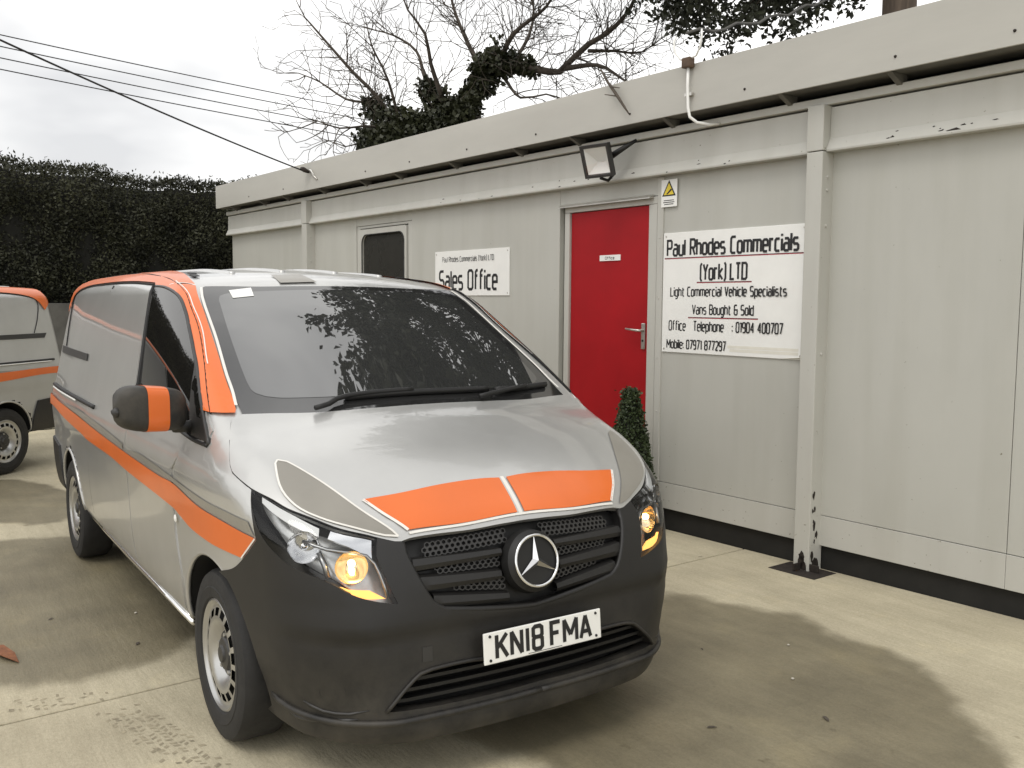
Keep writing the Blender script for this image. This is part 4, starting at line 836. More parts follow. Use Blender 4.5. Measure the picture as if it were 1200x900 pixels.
# ring beam: flat web with a sloping bottom flange, between the posts
def beam(u0,u1):
    pr=[(0.045,2.93),(-.045,2.925),(-.050,2.735),(-.085,2.665),(-.083,2.652),(.045,2.655)]
    mb=MB(); mb.V=[(u,v,z) for u in (u0,u1) for v,z in pr]; n=len(pr)
    mb.F=[tuple(range(n)),tuple(range(n,2*n))[::-1]]+[(k,n+k,n+(k+1)%n,(k+1)%n) for k in range(n)]
    return mb.build('ring_beam',M['trim'],cab,bevel=.003)
posts=[(-6.02,-5.885),(1.262,1.378)]
for a,b in ((UL-.03,-6.022),(-5.883,1.260),(1.380,UR)): beam(a,b)
for a,b in posts:
    f=bb('post',(a,-.115,.0),(b,.02,2.655),M['trim'],bev=.006); bb('post_head',(a-.001,-.118,2.660),(b+.001,.0,2.936),M['trim'],bev=.005)
    for z in (2.5,2.42,2.2,1.4): MB().lathe([(.010,0),(.010,.006),(0,.009)],8,'x',(b,-.06,z)).build('bolt',M['trim'],f)
    bb('base_plate',(a-.10,-.24,-.004),(b+.13,.0,.012),M['rust'],f,.003)
    bb('gusset',(b+.002,-.11,.013),(b+.07,-.10,.06),M['rust'],f,.003); bb('gusset',(a+.05,-.19,.013),(a+.06,-.119,.06),M['rust'],f,.003)
    # flaked paint low on the post: thin irregular rust chips
    r2=np.random.default_rng(3); mb=MB()
    for zc_,s_ in ((.50,.035),(.41,.022),(.40,.02),(.30,.035),(.24,.03),(.20,.02),(.33,.016),(.10,.04),(.06,.05),(.04,.05)):
        for face in (0,1):
            if face==0 and zc_>.12: continue
            c=r2.uniform(-.035,.02); pts=[]
            for k in range(9):
                t=2*math.pi*k/9; rr=s_*r2.uniform(.45,1.1); pts.append((rr*.55*math.cos(t)+c,zc_+rr*math.sin(t)))
            mb.poly([(b+.0015,-.055+p,max(.013,z)) for p,z in pts] if face else [((a+b)/2+p*1.2,-.1165,max(.013,z)) for p,z in pts])
    mb.build('rust_chip',M['rust'],f)
r3=np.random.default_rng(9); mb=MB()
for k in range(34):
    u=r3.choice([r3.uniform(1.6,3.2),r3.uniform(-3.2,.9)]); z=r3.uniform(2.662,2.725) if k else 2.675; w_=r3.uniform(.006,.022); h_=r3.uniform(.003,.007); v=-.0858+(z-2.665)*.5-.001
    if k==0: u,w_,h_=2.18,.045,.012
    mb.poly([(u-w_,v,z),(u-w_*.2,v,z-h_),(u+w_,v,z-h_*.3),(u+w_*.3,v+h_*.5,z+h_)])
tag(mb.build('rust_chip',M['rust'],cab),kind='stuff')
# angle above the beam, soffit, fascia
bb('eaves_angle',(UL-.02,-.078,2.938),(UR,-.0,2.985),M['trim'],bev=.004)
bb('soffit',(UL-.0,-.205,3.034),(UR,.06,3.05),M['bracket'],bev=0)  # painted dark grey to give the shadow band under the fascia
for a,b in ((UL-.02,2.672),(2.676,UR)):
    bb('fascia',(a,-.222,3.028),(b,-.206,3.346),M['fascia'],bev=.002)
bb('fascia',(UL-.036,-.2215,3.030),(UL-.020,2.75,3.344),M['fascia'],bev=.002)
bb('roof',(UL-.018,-.204,3.20),(UR,2.75,3.33),M['roof'],bev=0)
for k,u in enumerate(np.arange(-8.2,8,.92)):
    mb=MB(); u=u+.1*math.sin(k*2.1); mb.V=[(u,-.20,3.032),(u+.035,-.20,3.032),(u+.035,-.03,3.032),(u,-.03,3.032),(u,-.03,2.95),(u+.035,-.03,2.95)]; mb.F=[(0,3,2,1),(0,1,5,4),(0,4,3),(1,2,5),(2,3,4,5)]
    mb.build('eaves_bracket',M['bracket'],cab)
for u in (-7.4,-6.3,-4.2,-3.3,-2.3,-1.3,-.2,.85,1.9,2.55,3.4):
    MB().lathe([(.009,0),(.007,-.006),(0,-.007)],8,'y',(u,-.222,3.10)).build('fascia_screw',M['rust'],cab)
# joint trim strips on the wall
for u in (-.075,):
    bb('cover_strip',(u-.03,-.012,.365),(u+.03,.03,2.648),M['trim'],bev=.004)
    for z in (.9,1.3,1.75,2.2): MB().lathe([(.006,-.012),(.005,-.016),(0,-.017)],8,'y',(u,0,z)).build('rivet',M['trim'],cab)
# door
D0,D1,DZ=-1.108,-.196,2.452
dr=bb('door',(D0+.004,.012,.36),(D1-.004,.055,DZ),M['red'],bev=.003); dr['label']='plain red office door'
bb('door_frame',(D0-.06,-.008,.36),(D0-.001,.06,DZ+.003),M['trim'],bev=.004); bb('door_frame',(D1+.001,-.008,.36),(D1+.085,.06,DZ+.003),M['trim'],bev=.004)
bb('door_frame',(D0-.06,-.006,DZ+.005),(D1+.085,.06,DZ+.06),M['trim'],bev=.004)
mb=MB(); mb.V=[(u,v,z) for u in (D0-.10,D1+.05) for v,z in ((-.01,DZ+.075),(-.055,DZ+.052),(-.055,DZ+.044),(-.01,DZ+.05))]; mb.F=[(0,1,2,3),(7,6,5,4)]+[(k,4+k,4+(k+1)%4,(k+1)%4) for k in range(4)]; mb.build('drip_bar',M['metal'],cab)
bb('wall_panel',(-1.238,.0,2.518),(-.102,.05,2.66),M['wall'],bev=.002); bb('doorstep',(D0-.06,-.05,.167),(D1+.08,.05,.355),M['trim'],bev=.003)
hz=1.475
ha=bb('handle',(-.262,-.004,hz-.115),(-.222,.010,hz+.085),M['metal'],dr,.006)
MB().tube([(-.242,0,hz+.03),(-.242,-.052,hz+.03),(-.262,-.056,hz+.031),(-.375,-.056,hz+.040)],[.011,.010,.010,.008],10).build('lever',M['metal'],ha,True)
MB().lathe([(.010,-.004),(.009,-.007),(0,-.007)],12,'y',(-.242,0,hz-.05)).build('keyhole',M['black_print'],ha)
nl=bb('name_plate',(-.748,.004,2.048),(-.512,.0115,2.094),M['white_print'],dr,.001); lettering('Office',.105,.020,.0035,(-.63,.004,2.060),M['black_print'],nl,front=-.0006)
# window with rounded corners
W0,W1,Z0,Z1=-4.745,-3.70,1.58,2.53
bb('window_surround',(W0-.07,.006,Z0+.002),(W0,.05,Z1+.026),M['trim'],bev=.004); bb('window_surround',(W1,.006,Z0+.002),(W1+.075,.05,Z1+.026),M['trim'],bev=.004); bb('window_surround',(W0+.001,.007,Z1),(W1-.001,.05,Z1+.026),M['trim'],bev=.004)
def rrect(u0,u1,z0,z1,r,n=8):
    out=[]
    for cx,cz,a0 in ((u1-r,z1-r,0),(u0+r,z1-r,math.pi/2),(u0+r,z0+r,math.pi),(u1-r,z0+r,1.5*math.pi)):
        for k in range(n+1): a=a0+math.pi/2*k/n; out.append((cx+r*math.cos(a),cz+r*math.sin(a)))
    return out
win=empty('window',None,None); win.parent=cab
o_=rrect(W0+.012,W1-.012,Z0+.01,Z1-.012,.03); i_=rrect(W0+.07,W1-.055,Z0+.05,Z1-.075,.10); mb=MB(); n=len(o_)
for ring,v in ((o_,-.012),(i_,-.012),(i_,.03),(o_,.03)): mb.V+=[(u,v,z) for u,z in ring]
mb.F=[(a*n+k,a*n+(k+1)%n,(a+1)%4*n+(k+1)%n,(a+1)%4*n+k) for a in (0,1,3) for k in range(n)]
mb.build('frame',M['trim'],win,auto=.6)
MB().poly([(u,.012,z) for u,z in rrect(W0+.06,W1-.045,Z0+.04,Z1-.065,.10)]).build('pane',M['pane'],win)
MB().tube([(u,-.012,z) for u,z in i_+i_[:1]],.007,6).build('gasket',M['plastic_dark'],win,True)

# ---------------------------------------------------------------- things fixed to the cabin
def bthing(name,label,cat,u,v,z,group=None,rot=(0,0,0)):
    p=Matrix.Rotation(BA,4,'Z')@Matrix.Rotation(.0065,4,'Y')@Vector((u,v,z))
    o=empty(name,label,cat,(BO[0]+p.x,BO[1]+p.y,p.z),(0,0,0),group)
    o.matrix_world=Matrix.Translation((BO[0]+p.x,BO[1]+p.y,p.z))@Matrix.Rotation(BA,4,'Z')@Matrix.Rotation(.0065,4,'Y')@(Matrix.Rotation(rot[2],4,'Z')@Matrix.Rotation(rot[0],4,'X')@Matrix.Rotation(rot[1],4,'Y'))
    return o
def signboard(name,label,u0,u1,z0,z1,lines,under,grp=None):
    wd,h=u1-u0,z1-z0; o=bthing(name,label,'sign',(u0+u1)/2,-.004,(z0+z1)/2,grp)
    b=MB().box((-wd/2,-.006,-h/2),(wd/2,.003,h/2)).build('board',M['white_print'],o,bevel=.003)
    for s,c0,wfrac,t,bt,wt,kw in lines:
        lettering(s,wfrac*wd,(bt-t)*h,wt,((c0-.5)*wd,-.006,h/2-bt*h),M['black_print'],o,front=-.0006,**kw)
    for c0,c1,t in under:
        MB().box(((c0-.5)*wd,-.0072,h/2-t*h-.004),((c1-.5)*wd,-.0064,h/2-t*h)).build('underline',M['black_print'],o)
        MB().box(((c0-.5)*wd,-.0072,h/2-t*h-.009),((c1-.5)*wd,-.0064,h/2-t*h-.0045)).build('red_underline',M['red_print'],o)
    for x in (-1,1):
        for z in (-1,1): MB().lathe([(.008,-.006),(.006,-.009),(0,-.0095)],8,'y',(x*(wd/2-.025),0,z*(h/2-.025))).build('fixing',M['metal'],o)
    return o
# the lettering lines: text, centre, width, top, bottom (fractions of the board), stroke
signboard('company_sign','large white trade sign headed Paul Rhodes Commercials beside the red door',-.036,1.214,1.352,2.231,[
 ('Paul Rhodes Commercials',.49,.915,.065,.190,.0175,{}),('(York) LTD',.455,.33,.272,.395,.0165,{'space':2.2}),
 ('Light Commercial Vehicle Specialists',.475,.82,.455,.528,.0098,{}),('Vans Bought & Sold',.455,.435,.60,.675,.0098,{}),
 ('Office   Telephone   : 01904 400707',.462,.81,.735,.812,.0098,{}),('Mobile: 07971 877297',.265,.445,.892,.963,.0098,{})],[(.012,.985,.208),(.265,.655,.412),(.205,.705,.700)])
cs_=[o for o in bpy.data.objects if o.get('label','').startswith('large white trade sign')][0]
for z,x0 in ((-.402,.02),(-.378,.0)): MB().box((x0,-.0068,z-.010),(.585,-.0062,z+.010)).build('tape_strip',M['tape'],cs_)
MB().poly([(.45,-.0064,-.437),(.622,-.0064,-.437),(.622,-.014,-.41),(.60,-.022,-.425)]).build('lifted_corner',M['tape'],cs_)
signboard('sales_office_sign','white Sales Office sign on the wall between the window and red door',-3.158,-1.928,1.775,2.209,[
 ('Paul Rhodes Commercials (York) LTD',.46,.70,.13,.24,.0055,{}),('Sales Office',.46,.78,.45,.86,.026,{})],[])
ws_=bthing('warning_sign','small white warning plate with a yellow triangle beside the door top','sign',.014,-.014,2.522)
MB().box((-.078,-.004,-.100),(.078,.002,.100)).build('board',M['white_print'],ws_,bevel=.002)
def tri(r,cz,y): return [(r*math.sin(a),y,cz+r*math.cos(a)) for a in (0,-2*math.pi/3,2*math.pi/3)]
MB().poly(tri(.078,.018,-.0052)).build('triangle_border',M['black_print'],ws_); MB().poly(tri(.058,.018,-.0060)).build('triangle',M['yellow_print'],ws_)
MB().poly([(-.026,-.0066,-.006),(-.010,-.0066,-.008),(.030,-.0066,.022),(.022,-.0066,.034)]).build('pictogram',M['black_print'],ws_)
for z,a in ((-.052,.05),(-.066,.055),(-.08,.045)): MB().box((-a,-.0050,z-.003),(a,-.0044,z+.003)).build('small_print',M['plastic_grey'],ws_)
# floodlight
fl=bthing('floodlight','square metal floodlight on an arm above the red door','floodlight',-.47,-.28,2.79,rot=(math.radians(19),0,math.radians(8)))
hb_=MB(); fr=[(-.135,-.0,-.125),(.135,0,-.125),(.135,0,.125),(-.135,0,.125)]
hb_.V=[(x,-.035,z) for x,_,z in fr]+[(x*.98,.01,z*.98) for x,_,z in fr]+[(x*.55,.075,z*.5) for x,_,z in fr]+[(x*.86,-.035,z*.84) for x,_,z in fr]+[(x*.80,-.020,z*.78) for x,_,z in fr]
hb_.F=[(a+k,a+(k+1)%4,b+(k+1)%4,b+k) for a,b in ((0,4),(4,8),(12,0),(16,12)) for k in range(4)]+[(8,9,10,11)]
hb_.build('housing',M['plastic_grey'],fl,bevel=.002)
rf=MB(); rf.V=[(x*.80,-.0195,z*.78) for x,_,z in fr]+[(-.04,.04,-.02),(.04,.04,-.02)]; rf.F=[(0,1,5,4),(1,2,5),(2,3,4,5),(3,0,4)]; rf.build('reflector',M['white_print'],fl)
MB().poly([(x*.86,-.031,z*.84) for x,_,z in fr]).build('glass',clear_glass('lamp_glass',(.95,.95,.95),1.3),fl)
MB().box((-.055,.066,-.05),(.055,.10,.05)).build('gear_box',M['plastic_dark'],fl,bevel=.006)
MB().tube([(.0,-.02,-.13),(.03,.03,-.165),(.05,.09,-.13)],.012,8).build('bracket_foot',M['plastic_dark'],fl,True)
MB().tube([(.04,.085,.0),(.13,.14,.04),(.24,.19,.085)],[.026,.020,.012],8).build('arm',M['plastic_dark'],fl,True)
# cable pipe with swan-neck on the fascia
pp=bthing('cable_pipe','white bent cable pipe running down the fascia below a looped joint','pipe',.375,-.252,3.15)
MB().tube([(.012,0,.17),(.010,0,.05),(.018,-.0,-.10),(.035,.0,-.165),(.075,.03,-.205),(.12,.11,-.215),(.15,.17,-.205)],.0105,12).build('conduit',M['white_print'],pp,True)
MB().box((-.028,-.03,.165),(.045,.03,.235)).build('joint_box',mat('brown_joint',(.10,.06,.035),.6,0,noise=.3),pp,bevel=.01)
for s in (-1,1): MB().tube([(.01+s*.012,0,.225),(.01+s*.07,0,.235),(.01+s*.115,-.01,.29),(.01+s*.125,-.01,.36),(.01+s*.115,0,.40)],.007,8).build('cable_loop',M['white_print'],pp,True)
MB().box((-.02,-.0,-.02),(.045,.03,.0)).build('clip',M['metal'],pp)
# service wire bracket on the fascia
sb=bthing('wire_bracket','small rusty insulator bracket holding the wire at the fascia','bracket',-5.54,-.222,3.235)
MB().tube([(-.10,-.06,.04),(-.02,-.07,.02),(.03,-.03,-.01)],[.022,.03,.018],8).build('insulator',M['rust'],sb,True)
MB().tube([(.02,-.02,0),(.10,-.012,-.05),(.20,-.01,-.11)],.010,6).build('strap',M['metal'],sb,True); MB().tube([(.03,-.02,.02),(.09,-.03,.0),(.13,-.012,-.06)],.008,6).build('strap',M['white_print'],sb,True)
# limb centre lines of the bare tree
LIMBS= {'trunk': [(-8.96, 5.51, 0.89), (-9.22, 5.55, 3.79), (-9.12, 5.61, 4.43), (-8.97, 5.71, 4.86), (-8.9, 5.88, 5.25), (-8.77, 6.09, 5.4)], 'r1': [(-8.77, 6.09, 5.4), (-8.37, 6.31, 5.28), (-8.0, 6.66, 5.19), (-7.82, 6.78, 5.37), (-7.62, 6.91, 5.55), (-7.4, 7.09, 5.69), (-7.17, 7.3, 5.99), (-7.11, 7.44, 6.38)], 'r2': [(-7.97, 6.71, 5.24), (-7.37, 6.88, 5.19), (-6.95, 6.93, 4.95), (-6.69, 6.94, 4.78)], 'up1': [(-8.9, 5.88, 5.25), (-9.24, 5.81, 5.76), (-9.66, 5.81, 6.38), (-9.84, 5.79, 6.95)], 'up2': [(-8.77, 6.09, 5.4), (-8.51, 6.17, 5.78), (-8.1, 6.48, 6.13), (-7.82, 6.58, 6.51)], 'up3': [(-8.57, 6.19, 5.34), (-8.88, 6.72, 5.95), (-9.22, 7.03, 6.55), (-9.62, 7.05, 7.13)], 'l0': [(-9.43, 5.17, 0.88), (-9.75, 5.12, 3.81), (-9.93, 4.94, 4.48), (-10.16, 4.68, 4.99), (-10.28, 4.37, 5.31), (-10.39, 4.07, 5.65), (-10.5, 3.78, 5.99)], 'l1': [(-9.97, 4.9, 4.59), (-10.49, 4.72, 4.92), (-10.89, 4.5, 5.04), (-11.24, 4.2, 5.34), (-11.64, 4.0, 5.53)], 'l2': [(-9.88, 5.01, 4.35), (-9.79, 4.72, 5.14), (-9.77, 4.44, 5.61), (-9.75, 4.35, 5.9)], 'l3': [(-9.19, 5.5, 4.43), (-9.73, 5.35, 5.21), (-10.03, 5.34, 5.73), (-10.34, 5.1, 6.01), (-10.6, 4.9, 6.12)], 'l4': [(-9.29, 5.41, 4.82), (-9.17, 5.12, 5.33), (-9.07, 4.97, 5.72), (-9.14, 4.72, 6.04), (-9.13, 4.6, 6.28)], 'l5': [(-10.05, 4.77, 4.48), (-9.86, 4.32, 4.43), (-9.87, 3.94, 4.36), (-9.87, 3.59, 4.43)], 'l6': [(-10.0, 4.81, 4.28), (-10.37, 4.62, 4.31), (-10.55, 4.34, 4.22), (-10.71, 4.12, 4.31)], 'r3': [(-8.72, 6.13, 5.19), (-8.21, 6.1, 4.78), (-7.84, 6.3, 4.79), (-7.5, 6.43, 4.65)], 'r4': [(-7.62, 6.91, 5.45), (-7.64, 7.42, 5.53), (-7.58, 7.88, 5.56), (-7.49, 8.23, 5.81)]}
# ---------------------------------------------------------------- topiary, hedge, trees, wires
M['hedge_leaf']=mat('hedge_leaf',(.014,.016,.007),.65,0,scale=2,col2=(.052,.054,.025))
M['core']=mat('hedge_core',(.008,.008,.005),.95,0,noise=.3)
M['topiary_leaf']=mat('topiary_leaf',(.020,.034,.010),.55,0,scale=12,col2=(.06,.085,.03))
M['ivy_leaf']=mat('ivy_leaf',(.016,.020,.009),.5,0,scale=2,col2=(.055,.060,.026))
M['ever_leaf']=mat('evergreen_leaf',(.020,.024,.014),.55,0,scale=3,col2=(.065,.07,.042))
M['bark']=mat('bark',(.085,.070,.055),.9,0,noise=.35,scale=6,bump=.3,bscale=20)
M['old']=mat('old_concrete',(.10,.097,.088),.85,0,noise=.25,scale=3)
M['pot']=mat('planter',(.020,.020,.019),.5,0,noise=.2,scale=8)
M['wire']=mat('black_cable',(.02,.02,.02),.6,0,noise=.1)
M['wood']=mat('weathered_wood',(.10,.075,.055),.85,0,noise=.35,scale=4,stretch=(6,6,.5))
def leaves(P,N,size,jit=.8,seed=1,asp=.6):
    """one small bent leaf (two quads) at each point"""
    r=np.random.default_rng(seed); n=len(P); d=r.normal(size=(n,3)); d+=N*.5; d/=np.linalg.norm(d,axis=1,keepdims=True)
    nn=N+r.normal(size=(n,3))*jit; a=np.cross(nn,d); a/=np.maximum(np.linalg.norm(a,axis=1,keepdims=True),1e-6); s=size*r.uniform(.55,1.25,(n,1))
    b=np.cross(a,d); 
    V=np.stack([P-a*s*asp*.15,P+d*s*.5-a*s*asp*.5+b*s*.12,P+d*s,P+d*s*.5+a*s*asp*.5+b*s*.12],1).reshape(-1,3)
    return V,np.arange(4*n).reshape(n,4)
# topiary cone in a pot
tp=empty('potted_topiary','clipped green cone shrub in a dark pot in front of the red door','plant',bld(-.055,-.30),(0,0,BA))
MB().lathe([(0,.0),(.13,.0),(.165,.30),(.175,.31),(.175,.36),(.155,.36),(.15,.33),(0,.33)],28,'z').build('pot',M['pot'],tp,auto=.5)
r=np.random.default_rng(5); n=7500; h=r.uniform(0,1,n)**1.25; th=r.uniform(0,2*math.pi,n); rad=(.140*(1-h)**.85+.040)*(1+.035*np.sin(th*3+h*9))+r.normal(size=n)*.008; z=.36+h*.70
P=np.stack([rad*np.cos(th),rad*np.sin(th),z],1); N=np.stack([np.cos(th),np.sin(th),np.full(n,.3)],1)
kt=r.random(n)<.06; P[kt]=np.stack([.05*r.normal(size=kt.sum())*.6,.05*r.normal(size=kt.sum())*.6,1.06+r.normal(size=kt.sum())*.012],1)
V,Q=leaves(P,N,.024,.9,2); add_big('foliage',V,Q,M['topiary_leaf'],tp)
MB().lathe([(0,.34),(.150,.36),(.125,.55),(.088,.80),(.035,1.02),(0,1.05)],24,'z').build('dark_core',M['core'],tp,True)
# hedge: dark core added inside to block light, and a leafy uneven skin
hd=empty('hedge','tall dense dark clipped hedge behind the vans','hedge',(-13.0,1.5,0))
A_=np.array([-12.35,-3.6]);B_=np.array([-13.75,6.2]); ax=B_-A_; HL=np.linalg.norm(ax); ax/=HL; nr=np.array([ax[1],-ax[0]])
if nr@np.array([1,0])<0: nr=-nr
def hz_(s): return 3.86+.05*np.sin(s*1.7+1)+.03*np.sin(s*4.3)+.02*np.sin(s*9.1+2)-.00*s
r=np.random.default_rng(11)
def bulge(s,z): return .10*np.sin(s*2.3+z*1.1)+.07*np.sin(s*5.1-z*2.7+1)+.06*np.sin(z*4.3+s*1.3)
n=125000; s=r.uniform(-7,HL,n); z=r.uniform(.1,1,n)**.9*hz_(s)
top=z>hz_(s)-.25
off=bulge(s,z)-.18*np.clip((z-hz_(s)+.35)/.35,0,1)**2+r.normal(size=n)*.03
P=np.concatenate([A_+ax*s[:,None]+nr*off[:,None],z[:,None]],1); N=np.tile(np.array([*nr,.35]),(n,1))
n2=20000; s2=r.uniform(-7,HL,n2); o2=r.uniform(-1.3,0.05,n2); P2=np.concatenate([A_+ax*s2[:,None]+nr*o2[:,None],(hz_(s2)+r.normal(size=n2)*.03+np.where(r.random(n2)<.03,r.uniform(.03,.12,n2),0))[:,None]],1); N2=np.tile([0,0,1.],(n2,1))
ho=np.array([-13.0,1.5,0])
V,Q=leaves(np.concatenate([P,P2])-ho,np.concatenate([N,N2]),.062,.9,4,.5); tag(add_big('foliage',V,Q,M['hedge_leaf'],hd),kind='stuff')
mb=MB(); k=60
for i in range(k+1):
    s_=-7+(HL+7)*i/k; p=A_+ax*s_
    for o,zf in ((-.10,0),(-.08,.5),(-.10,.86),(-.30,.965),(-1.2,.965),(-1.3,0)):
        q=p+nr*(o+(bulge(s_,zf*3.8)*.9 if o>-.5 else 0)); mb.V.append((q[0]-ho[0],q[1]-ho[1],hz_(s_)*zf))
    if i: b=6*(i-1); mb.F+=[(b+j,b+j+1,b+j+7,b+j+6) for j in range(5)]
mb.build('dark_core',M['core'],hd,True)
gw=empty('garden_wall','low grey panel wall at the foot of the dark hedge','wall',(-11.6,.2,0))
for i in range(5): MB().box((-.04,-2.6+i*1.22,0),(.04,-1.4+i*1.22,1.72)).build('wall_slab',M['old'],gw,bevel=.006)
for i in range(6): MB().box((-.06,-2.66+i*1.22-.05,0),(.06,-2.66+i*1.22+.05,1.76)).build('wall_post',M['old'],gw,bevel=.006)
# bare tree with ivy
def limb_rs(n,r0,r1): return [r0+(r1-r0)*(i/(n-1))**.8 for i in range(n)]
bt=empty('bare_tree','leafless tree with ivy-clad trunk rising behind the cabin roof','tree',(-9.0,5.5,0))
to=np.array([-9.0,5.5,0])
R0={'trunk':(.17,.09),'r1':(.075,.022),'r2':(.045,.012),'up1':(.05,.014),'up2':(.05,.012),'up3':(.035,.010),'l0':(.10,.014),'l1':(.035,.008),'l2':(.035,.008),'l3':(.055,.010),'l4':(.045,.010),'l5':(.028,.008),'l6':(.022,.007),'r3':(.03,.008),'r4':(.03,.008)}
rt=np.random.default_rng(21)
tw=MB()
def grow(p,d,length,rad,depth,wander=.30):
    n=max(3,int(length/.13)); pts=[np.array(p)]; d=np.array(d)/np.linalg.norm(d)
    for i in range(n):
        d=d+rt.normal(size=3)*wander*.5+np.array([0,0,.035]); d/=np.linalg.norm(d); pts.append(pts[-1]+d*length/n)
        if depth>0 and i>0 and rt.random()<.78:
            sd_=np.cross(d,rt.normal(size=3)); sd_/=np.linalg.norm(sd_)
            grow(pts[-1],d*.75+sd_*.8+np.array([0,0,.12]),length*rt.uniform(.35,.62),rad*.55,depth-1,wander)
    tw.tube(pts,limb_rs(len(pts),rad,max(.004,rad*.35)),4 if rad<.02 else 6,False)
for nm,pts in LIMBS.items():
    sm=catmull([np.array(p) for p in pts],.15) if len(pts)>2 else pts
    sm=[np.array(p)-to for p in sm]; r0,r1=R0[nm]
    if nm in ('trunk',): sm=[np.array([sm[0][0],sm[0][1],-.1])]+sm
    if nm=='l0': sm=[np.array([sm[0][0],sm[0][1],-.1])]+sm
    MB().tube(sm,limb_rs(len(sm),r0,r1),10).build('trunk' if nm in('trunk','l0') else 'limb',M['bark'],bt,True)
    m_=len(sm)
    for i in range(2,m_):
        if sm[i][2]<4.2: continue
        dens=(2.2 if nm in('r1','up1','up2','up3','r4') else 1.0) if nm not in('trunk',) else .5
        for _ in range(4 if dens>1.2 else 2):
            if rt.random()<min(.95,dens*.85):
                d=sm[i]-sm[i-1]; d/=np.linalg.norm(d); sd_=np.cross(d,rt.normal(size=3)); sd_/=np.linalg.norm(sd_)
                grow(sm[i],d*.55+sd_*.9+np.array([0,0,.25]),rt.uniform(.35,.80),rt.uniform(.006,.011),2)
    if nm!='trunk': grow(sm[-1],sm[-1]-sm[-2],.45 if nm[0]=='l' else .9,r1,3)
tag(tw.build('twigs',M['bark'],bt,True),kind='stuff')
ip=[];
LIMBS['ivy_bed']=[(-10.0,4.9,4.25),(-9.65,5.15,4.35),(-9.25,5.45,4.5)]
for nm,lo,hi,rad,cnt in (('ivy_bed',0,1,.42,5000),('trunk',.40,1.0,.60,13000),('l0',.42,.62,.70,7000),('l6',0,.5,.35,1100),('l1',0,.3,.3,900),('r1',0,.22,.22,900),('l3',0,.4,.36,1600)):
    L_=[np.array(p) for p in LIMBS[nm]]; sm=np.array(catmull(L_,.05)); a=int(lo*(len(sm)-1));b=max(a+1,int(hi*(len(sm)-1)))
    k=rt.integers(a,b+1,cnt); q=rt.normal(size=(cnt,3)); q/=np.linalg.norm(q,axis=1,keepdims=True); tt=(k-a)/max(1,b-a)
    lump=.6+.5*np.sin(k*.21+q[:,0]*2)+.25*np.sin(q[:,2]*5+k*.5)
    ip.append(sm[k]+q*(rad*(1.0-.45*tt)*np.clip(lump,.35,1.2)*rt.uniform(.3,1,cnt)**.5)[:,None])
P=np.concatenate(ip)-to; V,Q=leaves(P,rt.normal(size=P.shape),.085,.9,6,.8); tag(add_big('ivy',V,Q,M['ivy_leaf'],bt),kind='stuff')
# evergreen overhanging from behind the roof
ev=empty('evergreen_tree','dark evergreen tree with thick brown trunk, its boughs hanging above the cabin roof','tree',(-2.62,7.10,0)); eo=np.array([-2.62,7.10,0])
MB().tube([(0,0,-.1),(0,0,3),(0,0,6),(-.15,-.1,8.5),(-.4,-.2,11.5)],[.20,.18,.165,.12,.04],14).build('trunk',M['wood'],ev,True)
re=np.random.default_rng(8); pts=[]; bm_=MB()
for i in range(250):
    low=i<26
    if low: c=np.array([re.uniform(-2.75,-1.0),re.uniform(-.9,.5),0]); c[2]=4.98+re.uniform(0,.55)+.18*abs(c[0]+1.7)
    else:
        z=re.uniform(6.4,13.2); f=np.clip((z-4.9)/3.0,.3,1)*np.clip((14.2-z)/4,.25,1); rr=3.4*f*re.uniform(.30,1)**.6; th=re.uniform(0,2*math.pi); c=np.array([-1.75+rr*math.cos(th),-.35+rr*math.sin(th),z-.15*rr])
    s0=np.array([-.25 if c[2]>8 else 0,-.1,min(c[2]+.5,11.3)]); mid=(s0+c)/2+np.array([0,0,.3]); bm_.tube([s0,mid,c],[.035,.020,.006],5,False)
    for _ in range(re.integers(3,6)):
        cc=c+re.normal(size=3)*np.array([.32,.32,.18]); k=re.integers(24,42) if low else re.integers(45,85); pts.append(cc+re.normal(size=(k,3))*(np.array([.095,.095,.065]) if low else np.array([.17,.17,.10])))
bm_.build('boughs',M['bark'],ev,True)
P=np.concatenate(pts); V,Q=leaves(P,re.normal(size=P.shape),np.where(P[:,2:]>6.3,.19,.095),.9,9,.55); tag(add_big('foliage',V,Q,M['ever_leaf'],ev),kind='stuff')
# dead twig caught on the fascia, cable to the trunk
dt=empty('dead_twig','bare dead twig hanging over the edge of the fascia','twig',bld(-.30,-.26,3.3))
tq_=[(-.16,.0,.17),(-.08,0,.06),(.0,-.01,-.03),(.10,-.01,-.15),(.15,0,-.21)]
MB().tube([(x*ct,x*st_,z) for x,_,z in tq_],[.007,.010,.012,.009,.004],6).build('stem',M['bark'],dt,True)
for a,b in (((-.04,.02),(.07,-.01)),((.03,-.06),(-.09,-.03)),((-.10,.09),(-.02,.10))): MB().tube([(a[0]*ct,a[0]*st_-.0,a[1]),(b[0]*ct,b[0]*st_-.02,b[1])],[.006,.003],5).build('side_twig',M['bark'],dt,True)
def hang(a,b,sag,n=24): 
    a=np.array(a,float);b=np.array(b,float); return [tuple(a*(1-t)+b*t-np.array([0,0,sag*4*t*(1-t)])) for t in np.linspace(0,1,n)]
jp=bld(.39,-.252,3.55)
c_=hang(jp,(-2.62,6.95,5.25),.12); c_=[(x,y,z+.02*math.sin(i*1.9)) for i,(x,y,z) in enumerate(c_)]
tag(MB().tube(c_,.011,6).build('service_cable',M['old'],None,True),'twisted grey cable rising from the white pipe towards the evergreen trunk','cable')
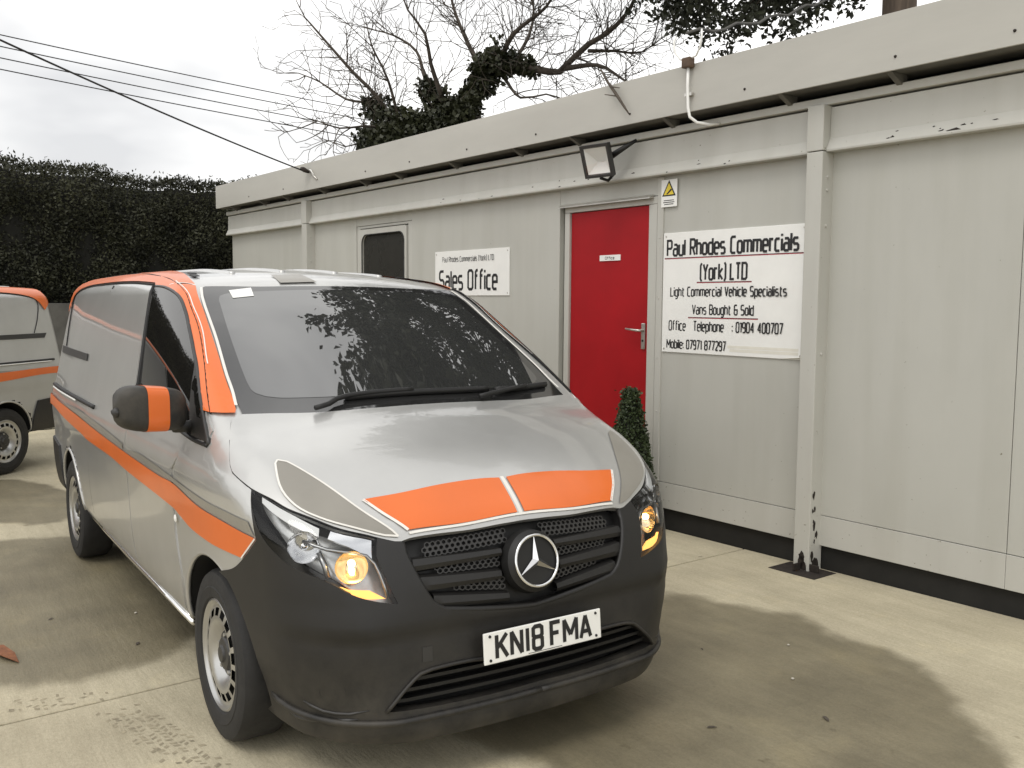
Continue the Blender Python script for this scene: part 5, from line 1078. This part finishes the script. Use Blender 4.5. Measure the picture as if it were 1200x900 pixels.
for i,(a,b,lab) in enumerate((((-18.11,-3.75,7.43),(-23.74,13.1,7.64),'thin overhead wire, topmost of the four that cross the sky'),((-18.04,-3.68,7.18),(-23.88,12.85,7.41),'thin overhead wire, second from the top of four in the sky'),((-18.08,-3.77,6.98),(-23.69,13.07,7.04),'thin overhead wire, third from the top of four in the sky'),((-18.22,-4.0,6.8),(-23.22,13.72,6.62),'thin overhead wire, lowest of the four parallel ones'))):
    tag(MB().tube(hang(a,b,.10),.013,5).build('overhead_wire',M['wire'],None,True),lab,'wire','parallel wires across the sky')
e_=bld(-5.60,-.285,3.29)
tag(MB().tube(hang(e_,(-4.95,-1.30,3.84),.03)+hang((-4.95,-1.30,3.84),(-4.29,-2.56,4.04+.03),.02)[1:]+[(-3.4,-4.4,4.4)],.0085,6).build('service_wire',M['wire'],None,True),'single steep black wire running down to the fascia bracket','wire')
# litter on the concrete
M['dead_leaf']=mat('dead_leaf',(.22,.085,.035),.7,0,noise=.3,scale=30)
M['pebble']=mat('pebble',(.5,.47,.4),.8,0,noise=.2)
lb=MB(); lf=[(-.16,-.02,.004),(-.05,-.05,.018),(.10,-.035,.022),(.19,.0,.006),(.06,.03,.012),(-.08,.03,.016)]
lb.V=lf+[(x,y,z-.003) for x,y,z in lf]; n=6; lb.F=[(0,1,5),(1,4,5),(1,2,4),(2,3,4)]+[tuple(i+6 for i in f[::-1]) for f in ((0,1,5),(1,4,5),(1,2,4),(2,3,4))]+[(k,k+6,(k+1)%6+6,(k+1)%6) for k in range(6)]
o=lb.build('dead_leaf',M['dead_leaf'],None); o.location=(-1.47,-1.52,.002); o.rotation_euler=(0,0,.25); tag(o,'curled reddish-brown strip of dead leaf on the concrete at left','leaf')
spots=[(-.35,1.55,'dark speck'),(.35,1.35,'d'),(.85,1.42,'p'),(.55,1.75,'p'),(.35,.85,'d'),(-1.9,-1.25,'d'),(-1.25,-.95,'d'),(-1.75,-.85,'p'),(1.2,1.2,'d'),(1.0,.75,'d'),(-2.6,-1.45,'d'),(-.9,2.6,'d')]
rl=np.random.default_rng(4); proto={}
for x,y,k in spots:
    kind='p' if k=='p' else 'd'
    if kind not in proto:
        mb=MB()
        if kind=='p': mb.lathe([(0,0),(.011,.003),(.013,.008),(.008,.013),(0,.014)],7,'z')
        else: mb.V=[(-.03,0,.002),(-.01,-.009,.008),(.022,-.006,.006),(.035,.002,.002),(.012,.010,.007),(-.012,.008,.008)]; mb.F=[(0,1,5),(1,4,5),(1,2,4),(2,3,4)]
        o=mb.build('pebble' if kind=='p' else 'leaf_scrap',M['pebble'] if kind=='p' else M['bark'],None); proto[kind]=o
    else: o=proto[kind].copy(); C.objects.link(o)
    o.location=(x,y,.001); o.rotation_euler=(0,0,rl.uniform(0,6)); s_=rl.uniform(.45,.9); o.scale=(s_,s_,s_)
    tag(o,'tiny pale pebble lying on the concrete' if kind=='p' else 'tiny dark scrap of leaf lying on the concrete','pebble' if kind=='p' else 'leaf scrap','pale pebbles on the yard' if kind=='p' else 'dark leaf scraps on the yard')
